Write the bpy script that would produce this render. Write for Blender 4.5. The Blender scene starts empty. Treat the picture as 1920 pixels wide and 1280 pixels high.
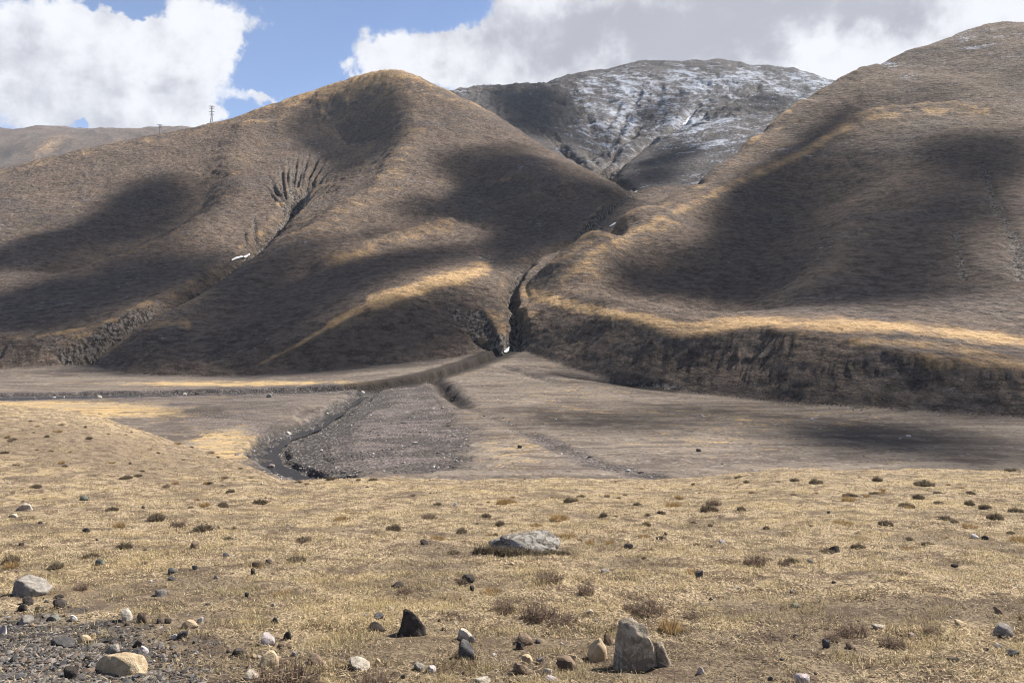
import bpy, math, random, numpy as np
from mathutils import Vector
rng = np.random.default_rng(7); random.seed(7)
F = 1400.0; CX = 960.0; HY = 600.0          # focal length and horizon of the 1920 px frame (metres: camera at the origin, looking along +Y)
C = bpy.context.scene.collection

# ------------------------------------------------------------------ noise
_ga = rng.random(4096)*2*math.pi; _gc, _gs = np.cos(_ga).astype(np.float32), np.sin(_ga).astype(np.float32)
def _hash(ix, iy, seed):
    h = ix*np.uint32(374761393) + iy*np.uint32(668265263) + np.uint32((seed*1442695041) & 0xffffffff)
    h ^= h >> np.uint32(13); h *= np.uint32(1274126177); h ^= h >> np.uint32(16); return (h >> np.uint32(4)) & np.uint32(4095)
def gnoise(x, y, seed=0):
    x = np.asarray(x, float); y = np.asarray(y, float); x, y = np.broadcast_arrays(x, y)
    x0 = np.floor(x); y0 = np.floor(y); fx = (x-x0).astype(np.float32); fy = (y-y0).astype(np.float32)
    sx = fx*fx*fx*(fx*(fx*6-15)+10); sy = fy*fy*fy*(fy*(fy*6-15)+10)
    ix = x0.astype(np.int64).astype(np.uint32); iy = y0.astype(np.int64).astype(np.uint32); out = []
    for dy in (0, 1):
        row = []
        for dx in (0, 1):
            a = _hash(ix+np.uint32(dx), iy+np.uint32(dy), seed); row.append(_gc[a]*(fx-dx) + _gs[a]*(fy-dy))
        out.append(row[0] + (row[1]-row[0])*sx)
    return (out[0] + (out[1]-out[0])*sy)*1.5
def fbm(x, y, seed=0, octv=4, gain=0.5):
    s = 0.0; a = 1.0; t = 0.0
    for k in range(octv):
        s = s + a*gnoise(x*2**k + 17.3*k, y*2**k - 9.1*k, seed+k); t += a; a *= gain
    return s/t
def ridged(x, y, seed=0, octv=4, gain=0.5):
    s = 0.0; a = 1.0; t = 0.0
    for k in range(octv):
        s = s + a*(1-np.abs(gnoise(x*2**k+5.7*k, y*2**k+3.1*k, seed+k))*1.8); t += a; a *= gain
    return s/t
def sstep(a, b, v):
    t = np.clip((v-a)/(b-a), 0, 1); return t*t*(3-2*t)
def smin(a, b, k):
    h = np.clip(0.5+0.5*(b-a)/k, 0, 1); return b*(1-h)+a*h - k*h*(1-h)
def smax(a, b, k): return -smin(-a, -b, k)

def blob(cx, cy, rx, ry, ang=0.0, px=None, py=None, p=2):
    px = PX if px is None else px; py = PY if py is None else py
    a = math.radians(ang); dx = px-cx; dy = py-cy; qx = (dx*math.cos(a)+dy*math.sin(a))/rx; qy = (-dx*math.sin(a)+dy*math.cos(a))/ry
    return np.exp(-(np.abs(qx)**2+np.abs(qy)**2)**(p/2))

# ------------------------------------------------------------------ landform layers from surveyed points (frame x, frame y, distance)
def P(px, py, d): return ((px-CX)/F*d, d, (HY-py)/F*d)
class TPS:
    def __init__(s, pts, lam=0.0):
        p = np.array(pts, float); s.c = p[:, :2]; n = len(p); s.sc = 300.0
        K = s.k(np.linalg.norm(s.c[:, None]-s.c[None], axis=2)/s.sc) + lam*np.eye(n)
        A = np.zeros((n+3, n+3)); A[:n, :n] = K; A[:n, n] = 1; A[:n, n+1:] = s.c/s.sc; A[n:, :n] = A[:n, n:].T
        s.w = np.linalg.solve(A, np.concatenate([p[:, 2], [0, 0, 0]]))
    def k(s, r): return np.where(r > 1e-9, r*r*np.log(r+1e-12), 0)
    def __call__(s, x, y):
        sh = np.shape(x); x = np.ravel(x)/s.sc; y = np.ravel(y)/s.sc; o = np.full(x.shape, s.w[-3]) + s.w[-2]*x + s.w[-1]*y
        for (cx, cy), w in zip(s.c/s.sc, s.w):
            r2 = (x-cx)**2 + (y-cy)**2 + 1e-9; o += w*0.5*r2*np.log(r2)
        return o.reshape(sh)

Lp = [P(*a) for a in [(-350,420,1200),(-200,370,1250),(0,320,1300),(200,270,1400),(350,243,1480),(450,219,1520),(500,198,1550),(600,168,1550),(660,150,1530),(720,139,1500),(760,146,1490),(800,160,1480),(840,172,1490),
 (870,190,1430),(920,230,1350),(970,262,1270),(1020,290,1200),(1060,305,1150),(1100,322,1110),(1140,345,1060),(1180,373,990),
 (1100,400,900),(1150,400,910),(1070,458,720),(1000,450,750),(900,440,760),(900,380,890),(900,300,1080),(800,250,1250),(800,330,1020),(800,400,850),(840,420,800),(840,450,715),(850,500,600),
 (900,508,545),(940,540,500),(830,530,490),(720,562,450),(620,612,420),(520,672,400),(700,500,600),(600,550,515),(500,600,462),(400,650,432),(620,490,620),(720,455,700),(640,400,850),(560,450,740),(740,330,1040),(760,250,1260),
 (660,250,1370),(600,230,1440),(580,310,1190),(560,380,970),(490,450,800),(450,485,700),(390,515,620),(320,560,530),(240,605,470),(170,650,440),
 (470,260,1370),(430,330,1120),(350,400,960),(300,330,1150),(250,400,940),(300,450,790),(380,440,815),(200,500,680),(100,540,590),(0,600,495),(0,500,680),(0,400,940),(100,380,1000),(130,620,470),(0,655,430),
 (340,610,455),(230,622,440),(-300,600,500),(-300,500,700)]]
Lp += [(-257,1900,400),(100,1800,260),(-900,1900,250),(200,1500,230),(330,1200,120),(260,950,75),(130,600,5),(60,480,5),(-1500,1700,200),(-600,1900,360),(60,380,-10)]
Rp = [P(*a) for a in [(1920,46,1280),(1870,44,1290),(1820,56,1290),(1760,79,1270),(1700,97,1250),(1650,125,1220),(1600,141,1190),(1560,162,1150),(1480,216,1070),(1440,246,1020),(1400,276,970),(1350,316,910),(1300,351,850),(1250,377,770),(1200,401,700),(1150,426,630),(1100,451,570),(1060,479,520),(1020,514,480),(985,550,455),
 (1760,206,890),(1860,212,860),(1700,214,880),(1640,216,890),(1580,240,890),(1520,285,850),(1450,315,820),(1400,335,790),(1330,360,740),(1250,402,670),
 (1760,185,990),(1640,185,1020),(1500,250,960),(1430,290,900),(1850,180,960),(1760,130,1130),
 (1400,608,318),(1500,612,302),(1600,632,285),(1700,646,275),(1800,662,262),(1920,688,245),(2250,720,220),(1290,630,330),(1220,608,355),(1150,590,385),(1050,580,425),(990,562,450),
 (1400,590,370),(1400,562,430),(1400,500,510),(1400,420,630),(1600,600,330),(1600,565,390),(1600,480,500),(1600,400,610),(1600,310,760),(1700,560,390),(1750,480,480),(1750,400,580),(1750,300,720),(1920,625,300),(1920,560,380),(1920,450,490),(1920,300,690),(1920,215,830),(1920,120,1060),
 (1250,590,390),(1250,560,430),(1250,500,505),(1100,550,450),(1100,510,500),(1500,500,500),(1500,380,680),(2250,620,300),(2250,400,600),(2250,100,1100),(1180,480,540),(1180,430,620)]]
Rp += [(300,1300,60),(250,1050,40),(700,1700,300),(1100,1700,450),(150,850,20),(60,620,0),(20,480,-10),(450,1500,150),(1400,1600,500)]
Mp = [P(*a) for a in [(965,505,560),(1070,458,720),(1190,379,1000),(1165,345,1180),(1140,318,1400),(1125,290,1650),(1180,235,2100),(1150,180,2500),(1220,119,3000),(1300,117,3000),(1350,118,3000),(1400,127,3000),(1450,135,3000),(1500,138,2950),(1560,152,2850),(1620,165,2800),(1170,126,2950),(1120,135,2900),(1060,146,2800),(1000,156,2700),(960,163,2500),(900,166,2350),(850,168,2200),(700,190,2000),(1800,200,2500),
 (1060,240,1950),(1000,220,2050),(1060,292,1560),(950,195,2150),(1100,200,2350),(1030,180,2450),
 (1480,208,2000),(1370,209,1980),(1330,230,1860),(1280,262,1680),(1230,305,1440),(1210,345,1200),(1300,330,1250),(1400,265,1500),(1500,230,1700),(1240,360,1100),
 (1420,190,2380),(1340,190,2350),(1290,232,2020),(1240,190,2400),(1230,245,2010),(1290,160,2650),(1420,155,2700),(1170,290,1680)]]
Mp += [(800,3600,700),(-500,3200,500),(2000,3400,600),(0,3600,700),(400,900,190),(100,900,140)]
Lf, Rf, Mf = TPS(Lp, .002), TPS(Rp, .002), TPS(Mp, .002)

def seg_dist(x, y, pts, closed=False):
    """distance to a polyline, and the arc parameter (0..1) of the nearest point; signed side"""
    best = np.full(np.shape(x), 1e18); tt = np.zeros(np.shape(x)); sd = np.zeros(np.shape(x)); n = len(pts)-1
    for i in range(n):
        ax, ay = pts[i][:2]; bx, by = pts[i+1][:2]; dx, dy = bx-ax, by-ay
        t = np.clip(((x-ax)*dx+(y-ay)*dy)/(dx*dx+dy*dy+1e-9), 0, 1)
        qx = x-ax-t*dx; qy = y-ay-t*dy; d = qx*qx+qy*qy; m = d < best
        best = np.where(m, d, best); tt = np.where(m, (i+t)/n, tt); sd = np.where(m, np.sign(dx*qy-dy*qx), sd)
    return np.sqrt(best), tt, sd

# feet of the hills on the valley floor (frame x, distance): the bank behind them rises at the angle of repose
footL = [(-2000,440),(-300,435),(60,428),(150,432),(205,408),(300,398),(450,396),(600,392),(740,395),(850,406),(905,425),(938,455),(950,500),(960,550),(1003,620),(1062,720),(1120,850),(1184,1000)]
footR = [(1196,1000),(1130,850),(1078,720),(1018,620),(976,550),(968,500),(966,455),(975,428),(1010,405),(1060,372),(1150,335),(1300,302),(1500,265),(1700,244),(1920,226),(2300,205),(3000,190)]
def toxy(l): return [((px-CX)/F*d, d) for px, d in l]
fL, fR = toxy(footL), toxy(footR)

gorge = [P(*a)[:2]+(P(*a)[2],) for a in [(945,655,428),(948,625,440),(955,585,462),(960,545,500),(968,508,550),(1010,478,620),(1070,456,720),(1190,378,1000),(1165,342,1180),(1140,315,1400)]]
gxy = [(p[0], p[1]) for p in gorge]; gz = [p[2] for p in gorge]
def cum(pts): return np.concatenate([[0], np.cumsum([math.dist(pts[i], pts[i+1]) for i in range(len(pts)-1)])])
def floor_h(x, y):
    z = np.full(np.shape(x), -30.0)
    r = np.hypot(x+3.5, y-432); z = z + 13.5*np.clip(1-r/150, 0, 1)**1.25                     # fan below the gorge
    r = np.hypot(x+245, (y-436)*1.3); z = z + 6*np.clip(1-r/75, 0, 1)**1.4                     # fan below the left gully
    dg, tg, sg = seg_dist(x, y, gxy); zg = np.interp(tg*(len(gorge)-1), np.arange(len(gorge)), gz)-2.5; z = np.where(y > 420, np.maximum(z, zg-np.maximum(dg-6, 0)*.6), z)
    z = z + 0.5*fbm(x/60, y/60, 3, 3) + 0.12*fbm(x/7, y/7, 5, 3)
    return z
def base_layers(x, y):
    wx = x + 14*fbm(x/160, y/160, 31, 3); wy = y + 14*fbm(x/160+7, y/160, 41, 3)
    sc = sstep(500, 900, y)
    big = fbm(x/140, y/140, 51, 4); med = ridged(wx/75, wy/75, 61, 4)-.55
    L = Lf(x, y) + sc*(5*big + 4*med) + (1-sc)*(1.6*big+1.0*med)
    R = Rf(x, y) + sc*(5*big + 4*med) + (1-sc)*(1.6*big+1.0*med)
    M = Mf(x, y) + sstep(1200, 2200, y)*(36*(ridged(wx/420, wy/420, 71, 5)-.55) + (20-13*sstep(2550, 2850, y))*(ridged(x/90, y/150, 75, 5, .6)-.5)) + sc*3*med
    M = M - 260*sstep(640, 430, y); gx_ = np.interp(y, [p[1] for p in gorge], [p[0] for p in gorge]); M = M - np.maximum(np.abs(x-gx_)-np.clip(y-600, 60, 2000)*.45, 0)*sstep(1600, 1200, y)*1.0
    D = 1245 - ((y-5000)/900.0)**2*300 + 38*fbm(x/900, y/700, 81, 4) + 34*(ridged(x/420, y/420, 85, 4)-.5)
    D = np.where(y > 3300, D, -900)
    dl, tl, sl = seg_dist(x, y, fL); dr, tr, sr = seg_dist(x, y, fR)
    inL = sl > 0; inR = sr > 0
    fl = floor_h(x, y)
    _, tg_, _ = seg_dist(x, y, gxy); zg_ = np.interp(tg_*(len(gorge)-1), np.arange(len(gorge)), gz)-2.5; fb = fl+(np.maximum(zg_, fl)-fl)*sstep(440, 540, y)
    al = np.interp(tl*(len(fL)-1), np.arange(len(fL)), cum(fL)); ar = np.interp(tr*(len(fR)-1), np.arange(len(fR)), cum(fR))
    rl = ridged(al/7+.5*gnoise(x/12, y/12, 4), dl/30, 91, 4, .6); rr = ridged(ar/7.5+.5*gnoise(x/12, y/12, 3), dr/28, 93, 4, .6)
    bl = fb + np.where(inL, dl, -dl)*(.62+.12*gnoise(x/40, y/40, 94)) - 1.6*(rl-.5)*sstep(0, 12, dl)
    br = fb + np.where(inR, dr, -dr)*(.84+.16*gnoise(x/33, y/33, 95)) - 2.4*(rr-.5)*.62*sstep(0, 12, dr)
    L = np.where(y < 1000, smin(L, bl+sstep(560, 800, y)*400, 2.2), L)
    R = np.where(y < 1000, smin(R, br+sstep(560, 800, y)*400, 1.6), R)
    return fl, L, R, M, D
def H0(x, y):
    fl, L, R, M, D = base_layers(x, y)
    h = smax(smax(L, R, 3.0), M, 6.0)
    h = smax(h, fl, 1.2)
    return np.maximum(h, D)
U = np.linspace(-1.0, 1.0, 1420); Y = np.exp(np.linspace(math.log(118), math.log(6300), 1060))
UU, YY = np.meshgrid(U, Y); X = UU*YY; nr, nc = X.shape
fl, L_, R_, M_, D_ = base_layers(X, YY)
Z = np.maximum(smax(smax(smax(L_, R_, 3.0), M_, 6.0), fl, 1.2), D_)
hillL = smax(L_, R_, 3.0)
lay = np.argmax(np.stack([fl, L_, R_, M_, D_]), 0)
def zat(x, y):
    y = np.clip(y, Y[0]*1.001, Y[-1]*.999); u = np.clip(np.asarray(x)/y, U[0]*.999, U[-1]*.999)
    fi = (np.log(y)-math.log(Y[0]))/(math.log(Y[-1])-math.log(Y[0]))*(nr-1); fj = (u-U[0])/(U[-1]-U[0])*(nc-1)
    i = np.floor(fi).astype(int); j = np.floor(fj).astype(int); a = fi-i; b = fj-j
    i = np.clip(i, 0, nr-2); j = np.clip(j, 0, nc-2)
    return (Z[i, j]*(1-a)*(1-b)+Z[i+1, j]*a*(1-b)+Z[i, j+1]*(1-a)*b+Z[i+1, j+1]*a*b)
_yl = np.exp(np.linspace(math.log(130), math.log(6000), 1400))
def hit(px, py, H=None):
    u = (px-CX)/F; z = zat(u*_yl, _yl); s = z - (HY-py)/F*_yl
    i = np.argmax(s > 0) if (s > 0).any() else len(s)-1
    i = max(i, 1); t = s[i-1]/(s[i-1]-s[i]+1e-9); d = _yl[i-1]+(_yl[i]-_yl[i-1])*min(max(t, 0), 1)
    return (u*d, d, (HY-py)/F*d)
def line(pts): return [hit(*a) if len(a) == 2 else P(*a) for a in pts]

# ------------------------------------------------------------------ gullies, channels and cut banks  (frame points dropped on the landform)
carves = []   # (polyline, depth0, depth1, half width0, width1, sharpness)
def carve(pts, d0, d1, w0, w1, rk=1.0): carves.append((line(pts), d0, d1, w0, w1, rk))
for q in [([(672,225),(668,265),(620,325)],13,12,90,70),([(400,330),(300,395),(150,480)],20,16,65,60),([(640,430),(740,415),(830,398)],4,4,34,30),([(860,290),(900,345),(1000,415)],20,15,60,45),([(830,350),(880,395),(960,440)],10,9,30,30),
  ([(1540,340),(1460,400),(1390,470),(1330,545)],20,14,80,50),([(1640,188,1010),(1510,245,960),(1400,300,880)],12,10,55,35),([(1240,470),(1180,530)],9,8,30,26),([(560,500),(430,580)],7,7,30,28),([(700,590),(800,570)],0,0,10,10),
  ([(745,190),(765,250),(735,330),(650,395),(590,440)],-13,-8,46,30),([(470,240),(430,300),(420,390),(330,455),(200,490)],-12,-9,38,34),([(620,492),(720,457),(840,420)],-8,-7,16,15),([(1850,211,865),(1760,207,890),(1640,217,890),(1580,240,890),(1520,285,850),(1450,315,820),(1400,335,790),(1330,360,740),(1250,402,670),(1120,475,560)],-9,-6,40,26),
  ([(1640,146,1180),(1560,166,1140),(1440,250,1010),(1340,325,880)],-8,-6,25,20),([(1600,420),(1560,480),(1520,540)],-9,-6,35,30),([(960,330),(1060,350),(1150,365)],-8,-7,34,26),([(870,385),(960,398),(1040,395)],-4,-4,34,30)]: carve(*q, 0.0)
carve([(585,330),(560,365),(540,395),(522,420),(492,452),(455,480),(435,492),(392,520),(350,545),(318,562),(282,580),(240,600),(205,625),(165,655)], 15, 16, 12, 13)
fan = [(508,352),(513,335),(520,320),(528,308),(538,298),(549,290),(560,283),(571,279),(583,277),(595,280),(606,286),(616,293),(625,301),(633,311),(640,322),(645,335),(640,350)]
rf = np.random.default_rng(5)
for k, (a, b) in enumerate(fan):
    ext = rf.uniform(-.10, .30); a = a+(a-556)*ext+rf.normal(0, 2.5); b = b+(b-385)*ext*.6+rf.normal(0, 3)
    t = k/(len(fan)-1.); r0 = (545+t*6, 398-t*14) if k < 8 else (556+(k-8)*2.0, 372+(k-8)*3.0); mid = (a*.45+r0[0]*.55+(t-.5)*8, b*.45+r0[1]*.55-2)
    carve([(a, b), mid, r0, (545, 402)], rf.uniform(.2, 1.0), 7.5, rf.uniform(1.6, 2.4), rf.uniform(3.0, 4.2))
    if rf.random() < .7: carve([(a+rf.uniform(-14, 14), b+rf.uniform(2, 14)), ((a*.6+mid[0]*.4)+rf.uniform(-3, 3), b*.6+mid[1]*.4+6), mid], .3, 4, 1.4, 2.6)
    if k % 2: carve([(a+7, b+14), ((a+mid[0])/2+2, (b+mid[1])/2+4), mid], 2, 4.5, 2.0, 3.2)
for pts in [[(456,428),(461,455),(455,482)],[(474,408),(480,438),(488,458)],[(470,425),(477,442),(484,455)]]: carve(pts, .3, 4, 1.8, 3)
for pts in [[(1100,215),(1110,250),(1100,280),(1130,310),(1150,330),(1170,350)],[(1160,200),(1130,250),(1120,290)],[(1300,195),(1270,230),(1210,270),(1170,300),(1140,320)],[(1330,180),(1300,200),(1270,240)],[(1240,180),(1200,230),(1150,280),(1130,300)],[(1200,170),(1170,220),(1140,270)],[(1420,160),(1370,190),(1310,215)],[(1010,240),(1050,275),(1090,300),(1140,335)],[(1040,255),(1060,280),(1080,295)]]:
    carve(pts, 8, 22, 14, 22)
for pts in [[(1150,335),(1165,350),(1182,370)],[(1880,380),(1890,430),(1905,480),(1915,520)],[(1840,300),(1855,345),(1870,400)],[(1790,430),(1800,480),(1810,520)],[(1900,430),(1925,480)]]:
    carve(pts, 1.5, 3.5, 5, 7)
for k in range(26):   # rills that fan down the bank left of the gorge and under the left gully
    a = k/25.
    if k < 15: carve([(835+a*120, 570+a*20), (868+a*110, 610+a*30), (905+a*60, 650)], .8, 2.0, 2.2, 2.6)
    else: carve([(60+(k-15)*13, 632-(k-15)*2), (105+(k-15)*8, 660), (140+(k-15)*4, 676)], .8, 1.8, 2.2, 2.6)
carve([(957,560),(964,595),(967,622),(961,645)], 6, 13, 4, 7.5); carve([(1010,478),(975,505),(962,530),(958,560)], 7, 9, 7, 6); carve([(1180,378),(1120,425),(1070,456),(1010,478)], 5, 6, 7, 7)
gl = gorge[:8]
chan = [((px-CX)/F*d, d) for px, d in [(948,436),(935,421),(905,396),(868,375),(830,356),(790,343),(740,332),(690,326),(640,321),(560,318),(430,312),(300,306),(150,300),(0,292),(-300,280),(-800,260)]]
chan2 = [((px-CX)/F*d, d) for px, d in [(700,325),(668,290),(632,255),(585,222),(535,205),(505,186),(500,170),(540,158),(600,147),(640,136),(700,120)]]
scarp = [((px-CX)/F*d, d) for px, d in [(560,262),(556,240),(545,222),(512,205),(478,190),(470,178),(480,166),(500,155)]]
scarp2 = [((px-CX)/F*d, d) for px, d in [(795,345),(822,332),(838,308),(862,278),(872,262)]]
scarp3 = [((px-CX)/F*d, d) for px, d in [(1040,352),(1075,345),(1120,338),(1180,325),(1260,310)]]
chan3 = [((px-CX)/F*d, d) for px, d in [(872,262),(920,232),(970,205),(1010,190),(1060,172),(1120,155),(1250,140)]]
chan4 = [((px-CX)/F*d, d) for px, d in [(940,372),(985,352),(1010,340),(1035,330)]]
bars = [((px-CX)/F*d, d) for px, d in [(690,322),(790,340),(830,320),(850,280),(868,240),(880,190),(884,150),(540,150),(490,175),(500,205),(555,225),(610,265),(650,295)]]
def inside(x, y, poly):
    ins = np.zeros(np.shape(x), bool); n = len(poly)
    for i in range(n):
        x1, y1 = poly[i]; x2, y2 = poly[(i+1) % n]
        c = ((y1 > y) != (y2 > y)) & (x < (x2-x1)*(y-y1)/(y2-y1+1e-12)+x1); ins ^= c
    return ins

lay[(lay == 0) & (YY > 436) & (np.abs(X) < 300)] = 1; lay[(lay == 3) & (YY < 1150)] = 1
rock = np.zeros_like(Z); wet = np.zeros_like(Z)
for pts, d0, d1, w0, w1, rkf in carves:
    xs = [p[0] for p in pts]; ys = [p[1] for p in pts]; m = (X > min(xs)-3*max(w0, w1)) & (X < max(xs)+3*max(w0, w1)) & (YY > min(ys)-3*max(w0, w1)) & (YY < max(ys)+3*max(w0, w1))
    xx, yy = X[m], YY[m]; jx = 3*gnoise(xx/14, yy/14, 7)*(w1 > 4)
    d, t, s = seg_dist(xx+jx, yy+jx, pts); w = w0+(w1-w0)*t; dep = (d0+(d1-d0)*t)
    prof = np.exp(-(d/w)**2*1.6)*(1 if rkf == 0 else 1+.35*gnoise(xx/9, yy/9, 77))
    Z[m] -= dep*prof; rock[m] = np.maximum(rock[m], rkf*np.clip(prof*1.5-.55, 0, 1)*min(1, .5+d1/14))
q_ = line([(392,520),(350,545),(318,562),(282,580),(240,600),(205,625),(165,655)]); m = (X > -420) & (X < -120) & (YY > 400) & (YY < 720); d, t, s_ = seg_dist(X[m]+3*gnoise(X[m]/9, YY[m]/9, 69), YY[m], q_); rock[m] = np.maximum(rock[m], .8*sstep(5+7*t, 2+2*t, d)*sstep(.1, .6, t)*(.8+.3*fbm(X[m]/12, YY[m]/12, 70, 2)))
# the gorge itself
m = (YY > 380) & (YY < 1500) & (np.abs(X) < 420); xx, yy = X[m], YY[m]
gg = [(p[0], p[1]) for p in gorge]; d, t, s = seg_dist(xx+4*gnoise(xx/20, yy/20, 8), yy, gg)
zs = np.interp(t*(len(gorge)-1), np.arange(len(gorge)), [p[2] for p in gorge])-2.5
wallz = zs + np.maximum(d-1.5, 0)*(1.7+.45*gnoise(xx/18, yy/18, 9)); Zm = Z[m]; on = Zm > wallz; fade = np.clip((1500-yy)/300, 0, 1)
Z[m] = np.where(on & (d < 18), Zm+(wallz-Zm)*np.clip((18-d)/9, 0, 1)*fade, Zm)
rock[m] = np.maximum(rock[m], np.where(on, np.clip((14-d)/9, 0, 1), 0)*fade)
# stream beds and cut banks on the floor
m = YY < 470; xx, yy = X[m], YY[m]; zz = Z[m]; bed = np.zeros_like(zz); wj = 1.2*gnoise(xx/6, yy/6, 12)
dc, tc, s = seg_dist(xx, yy, chan); wc = np.interp(tc, [0, .2, .5, 1], [3.5, 5, 6, 16])
cut = np.interp(tc, [0, .1, .35, .6, 1], [2.0, 5.0, 4.6, 1.8, 1.2]); q = 1-sstep(wc, wc+2.2, dc+wj); zz -= cut*q; bed = np.maximum(bed, q)
dc, t2, s = seg_dist(xx, yy, chan2); q = (1-sstep(4.0, 5.5, dc+wj))*sstep(0, .05, t2+.02); zz -= 1.0*q; bed = np.maximum(bed, q)
dc, t3, s = seg_dist(xx, yy, scarp); ins = inside(xx+wj, yy+wj, bars)
db, _, _ = seg_dist(xx, yy, bars+bars[:1]); sd = np.where(inside(xx, yy, bars), db, -db)+5*gnoise(xx/11, yy/11, 61)+2*gnoise(xx/3, yy/3, 62); sd = sd+5*gnoise(xx/24, yy/24, 68); zz -= .9*sstep(-3, 7, sd)+1.6*sstep(0, 3, sd)*sstep(14, 2, dc)*0; barm = sstep(-6, 7, sd)
dc, t3, s = seg_dist(xx, yy, scarp2); zz -= 3.4*np.exp(-((dc+wj*.6)/3.6)**2)*(.4+.6*np.sin(math.pi*np.clip(t3, .02, .98))); rk = np.exp(-(dc/3.4)**2)
dc, t3, s = seg_dist(xx, yy, scarp3); zz -= 2.2*np.exp(-((dc+wj*.6)/3.6)**2)*np.sin(math.pi*np.clip(t3, .03, .97)); rk = np.maximum(rk, 1.0*np.exp(-(dc/4.2)**2))
dc, t3, s = seg_dist(xx, yy, chan3); zz -= .3*np.exp(-((dc+wj*.6)/2.4)**2); rk = np.maximum(rk, .25*np.exp(-(dc/2.2)**2))
dc, t3, s = seg_dist(xx, yy, chan4); zz -= 1.2*np.exp(-(dc/3)**2)
dls, _, sls = seg_dist(xx, yy, scarp)
zz -= 1.0*sstep(-1.2, 1.2, np.where(sls > 0, dls, -dls)+wj)*sstep(26, 6, dls)*sstep(262, 250, yy)
dcc, tcc, _ = seg_dist(xx, yy, chan); wj2 = 3*gnoise(xx/9, yy/9, 14)
rk = np.maximum(rk, sstep(15, 9, dcc+wj2*.6)*(tcc < .52)*sstep(.62, .42, tcc)); rk = np.maximum(rk, .8*sstep(9, 5, dcc)*(tcc >= .5))  # dark colour along the stream bank, painted in for its shade
barm = np.maximum(barm, (1-sstep(13, 24, dcc+wj2*2))*sstep(.45, .55, tcc)); bed = np.maximum(bed, sstep(13, 7, dcc+wj2)*sstep(.45, .55, tcc))
def poly_px(l): return [((a-CX)/F*b, b) for a, b in l]
def soft(poly, k=4.0): q_, _, _ = seg_dist(xx, yy, poly+poly[:1]); return sstep(-k, k, np.where(inside(xx, yy, poly), q_, -q_)+6*gnoise(xx/13, yy/13, 63)+3*gnoise(xx/4, yy/4, 64))
barm = np.maximum(barm, .85*soft(poly_px([(640,312),(335,292),(300,248),(335,215),(400,205),(440,212),(520,214),(552,232),(560,262),(640,296)]), 5)*(.75+.6*fbm(xx/22, yy/12, 65, 3)))
wetp = soft(poly_px([(668,310),(722,300),(700,233),(648,210),(615,183),(610,161),(670,146),(505,146),(480,158),(486,168),(545,205),(590,232),(628,262)]), 2.5); bed = np.maximum(bed, wetp); zz -= .5*wetp
rk = np.maximum(rk, .38*sstep(4.5, 2.0, dls+wj)*(.6+.8*fbm(xx/2.2, yy/2.2, 66, 2)))
bx_, by_ = CX+F*xx/yy, HY-F*zz/yy
sedge_and_shade = (.9*blob(1040,775,90,9,4,bx_,by_)+.9*blob(1200,797,170,12,3,bx_,by_)+.8*blob(1330,768,200,7,5,bx_,by_)+.7*blob(400,768,90,9,0,bx_,by_)+.6*blob(330,795,40,12,20,bx_,by_)+.8*blob(1880,860,100,12,0,bx_,by_)+.9*blob(1680,820,190,26,2,bx_,by_)+.5*blob(1500,860,120,6,0,bx_,by_))
rk = np.maximum(rk, np.clip(sedge_and_shade*(.62+1.3*fbm(xx/7, yy/9, 67, 4)), 0, .62))  # dark sedge, plus the right-hand cloud shade painted into the floor
dcc, tcc, _ = seg_dist(xx, yy, chan3); barm = np.maximum(barm, .9*sstep(5, 2, dcc+wj)*sstep(.35, .5, tcc)); stripe = sstep(.12, .35, fbm(xx/9+yy/14, yy/40, 23, 3))*ins; bed = np.maximum(bed, stripe*.6)
zz += .10*fbm(xx/1.6, yy/1.6, 18, 3)*(barm+bed*.5); Z[m] = zz
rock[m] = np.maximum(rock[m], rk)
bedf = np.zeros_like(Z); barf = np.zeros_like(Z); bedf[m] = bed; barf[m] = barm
# fine relief: cattle-trod steps and tussocky slopes
hf = sstep(.5, 4, Z-fl)*(YY < 3300)
Z += hf*np.clip(YY/700, .35, 1.6)*.62*fbm(X/6.5+.3*gnoise(X/30, YY/30, 5), Z/2.6+YY/50, 119, 2)
Z += hf*(np.clip(YY/900, .35, 2.2)*(1.25*fbm(X/22, YY/22, 101, 3) + .65*ridged(X/9, YY/5.0, 111, 2) + 1.3*sstep(.62, .9, ridged(X/46, YY/26, 115, 2))*sstep(-.1, .3, fbm(X/200, YY/200, 117, 2))))

Hz = lambda x, y: zat(x, y)

# ------------------------------------------------------------------ mesh helper
def mesh_np(name, V, faces, mat=None, smooth=True, colors=None, parent=None):
    """faces: (n,3) or (n,4) int array; colors: dict name -> (nverts,4)"""
    me = bpy.data.meshes.new(name); n, k = faces.shape
    me.vertices.add(len(V)); me.vertices.foreach_set('co', np.ascontiguousarray(V, dtype=np.float32).ravel())
    me.loops.add(n*k); me.loops.foreach_set('vertex_index', np.ascontiguousarray(faces, dtype=np.int32).ravel())
    me.polygons.add(n); me.polygons.foreach_set('loop_start', np.arange(0, n*k, k, dtype=np.int32))
    try: me.polygons.foreach_set('loop_total', np.full(n, k, dtype=np.int32))
    except Exception: pass
    me.polygons.foreach_set('use_smooth', np.full(n, smooth))
    for cn, cv in (colors or {}).items():
        a = me.color_attributes.new(cn, 'FLOAT_COLOR', 'POINT'); a.data.foreach_set('color', np.ascontiguousarray(cv, dtype=np.float32).ravel())
    me.update(calc_edges=True)
    if mat: me.materials.append(mat)
    o = bpy.data.objects.new(name, me); C.objects.link(o)
    if parent: o.parent = parent
    return o
def tag(o, label=None, cat=None, group=None, kind=None):
    for k, v in (('label', label), ('category', cat), ('group', group), ('kind', kind)):
        if v: o[k] = v
    return o

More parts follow.
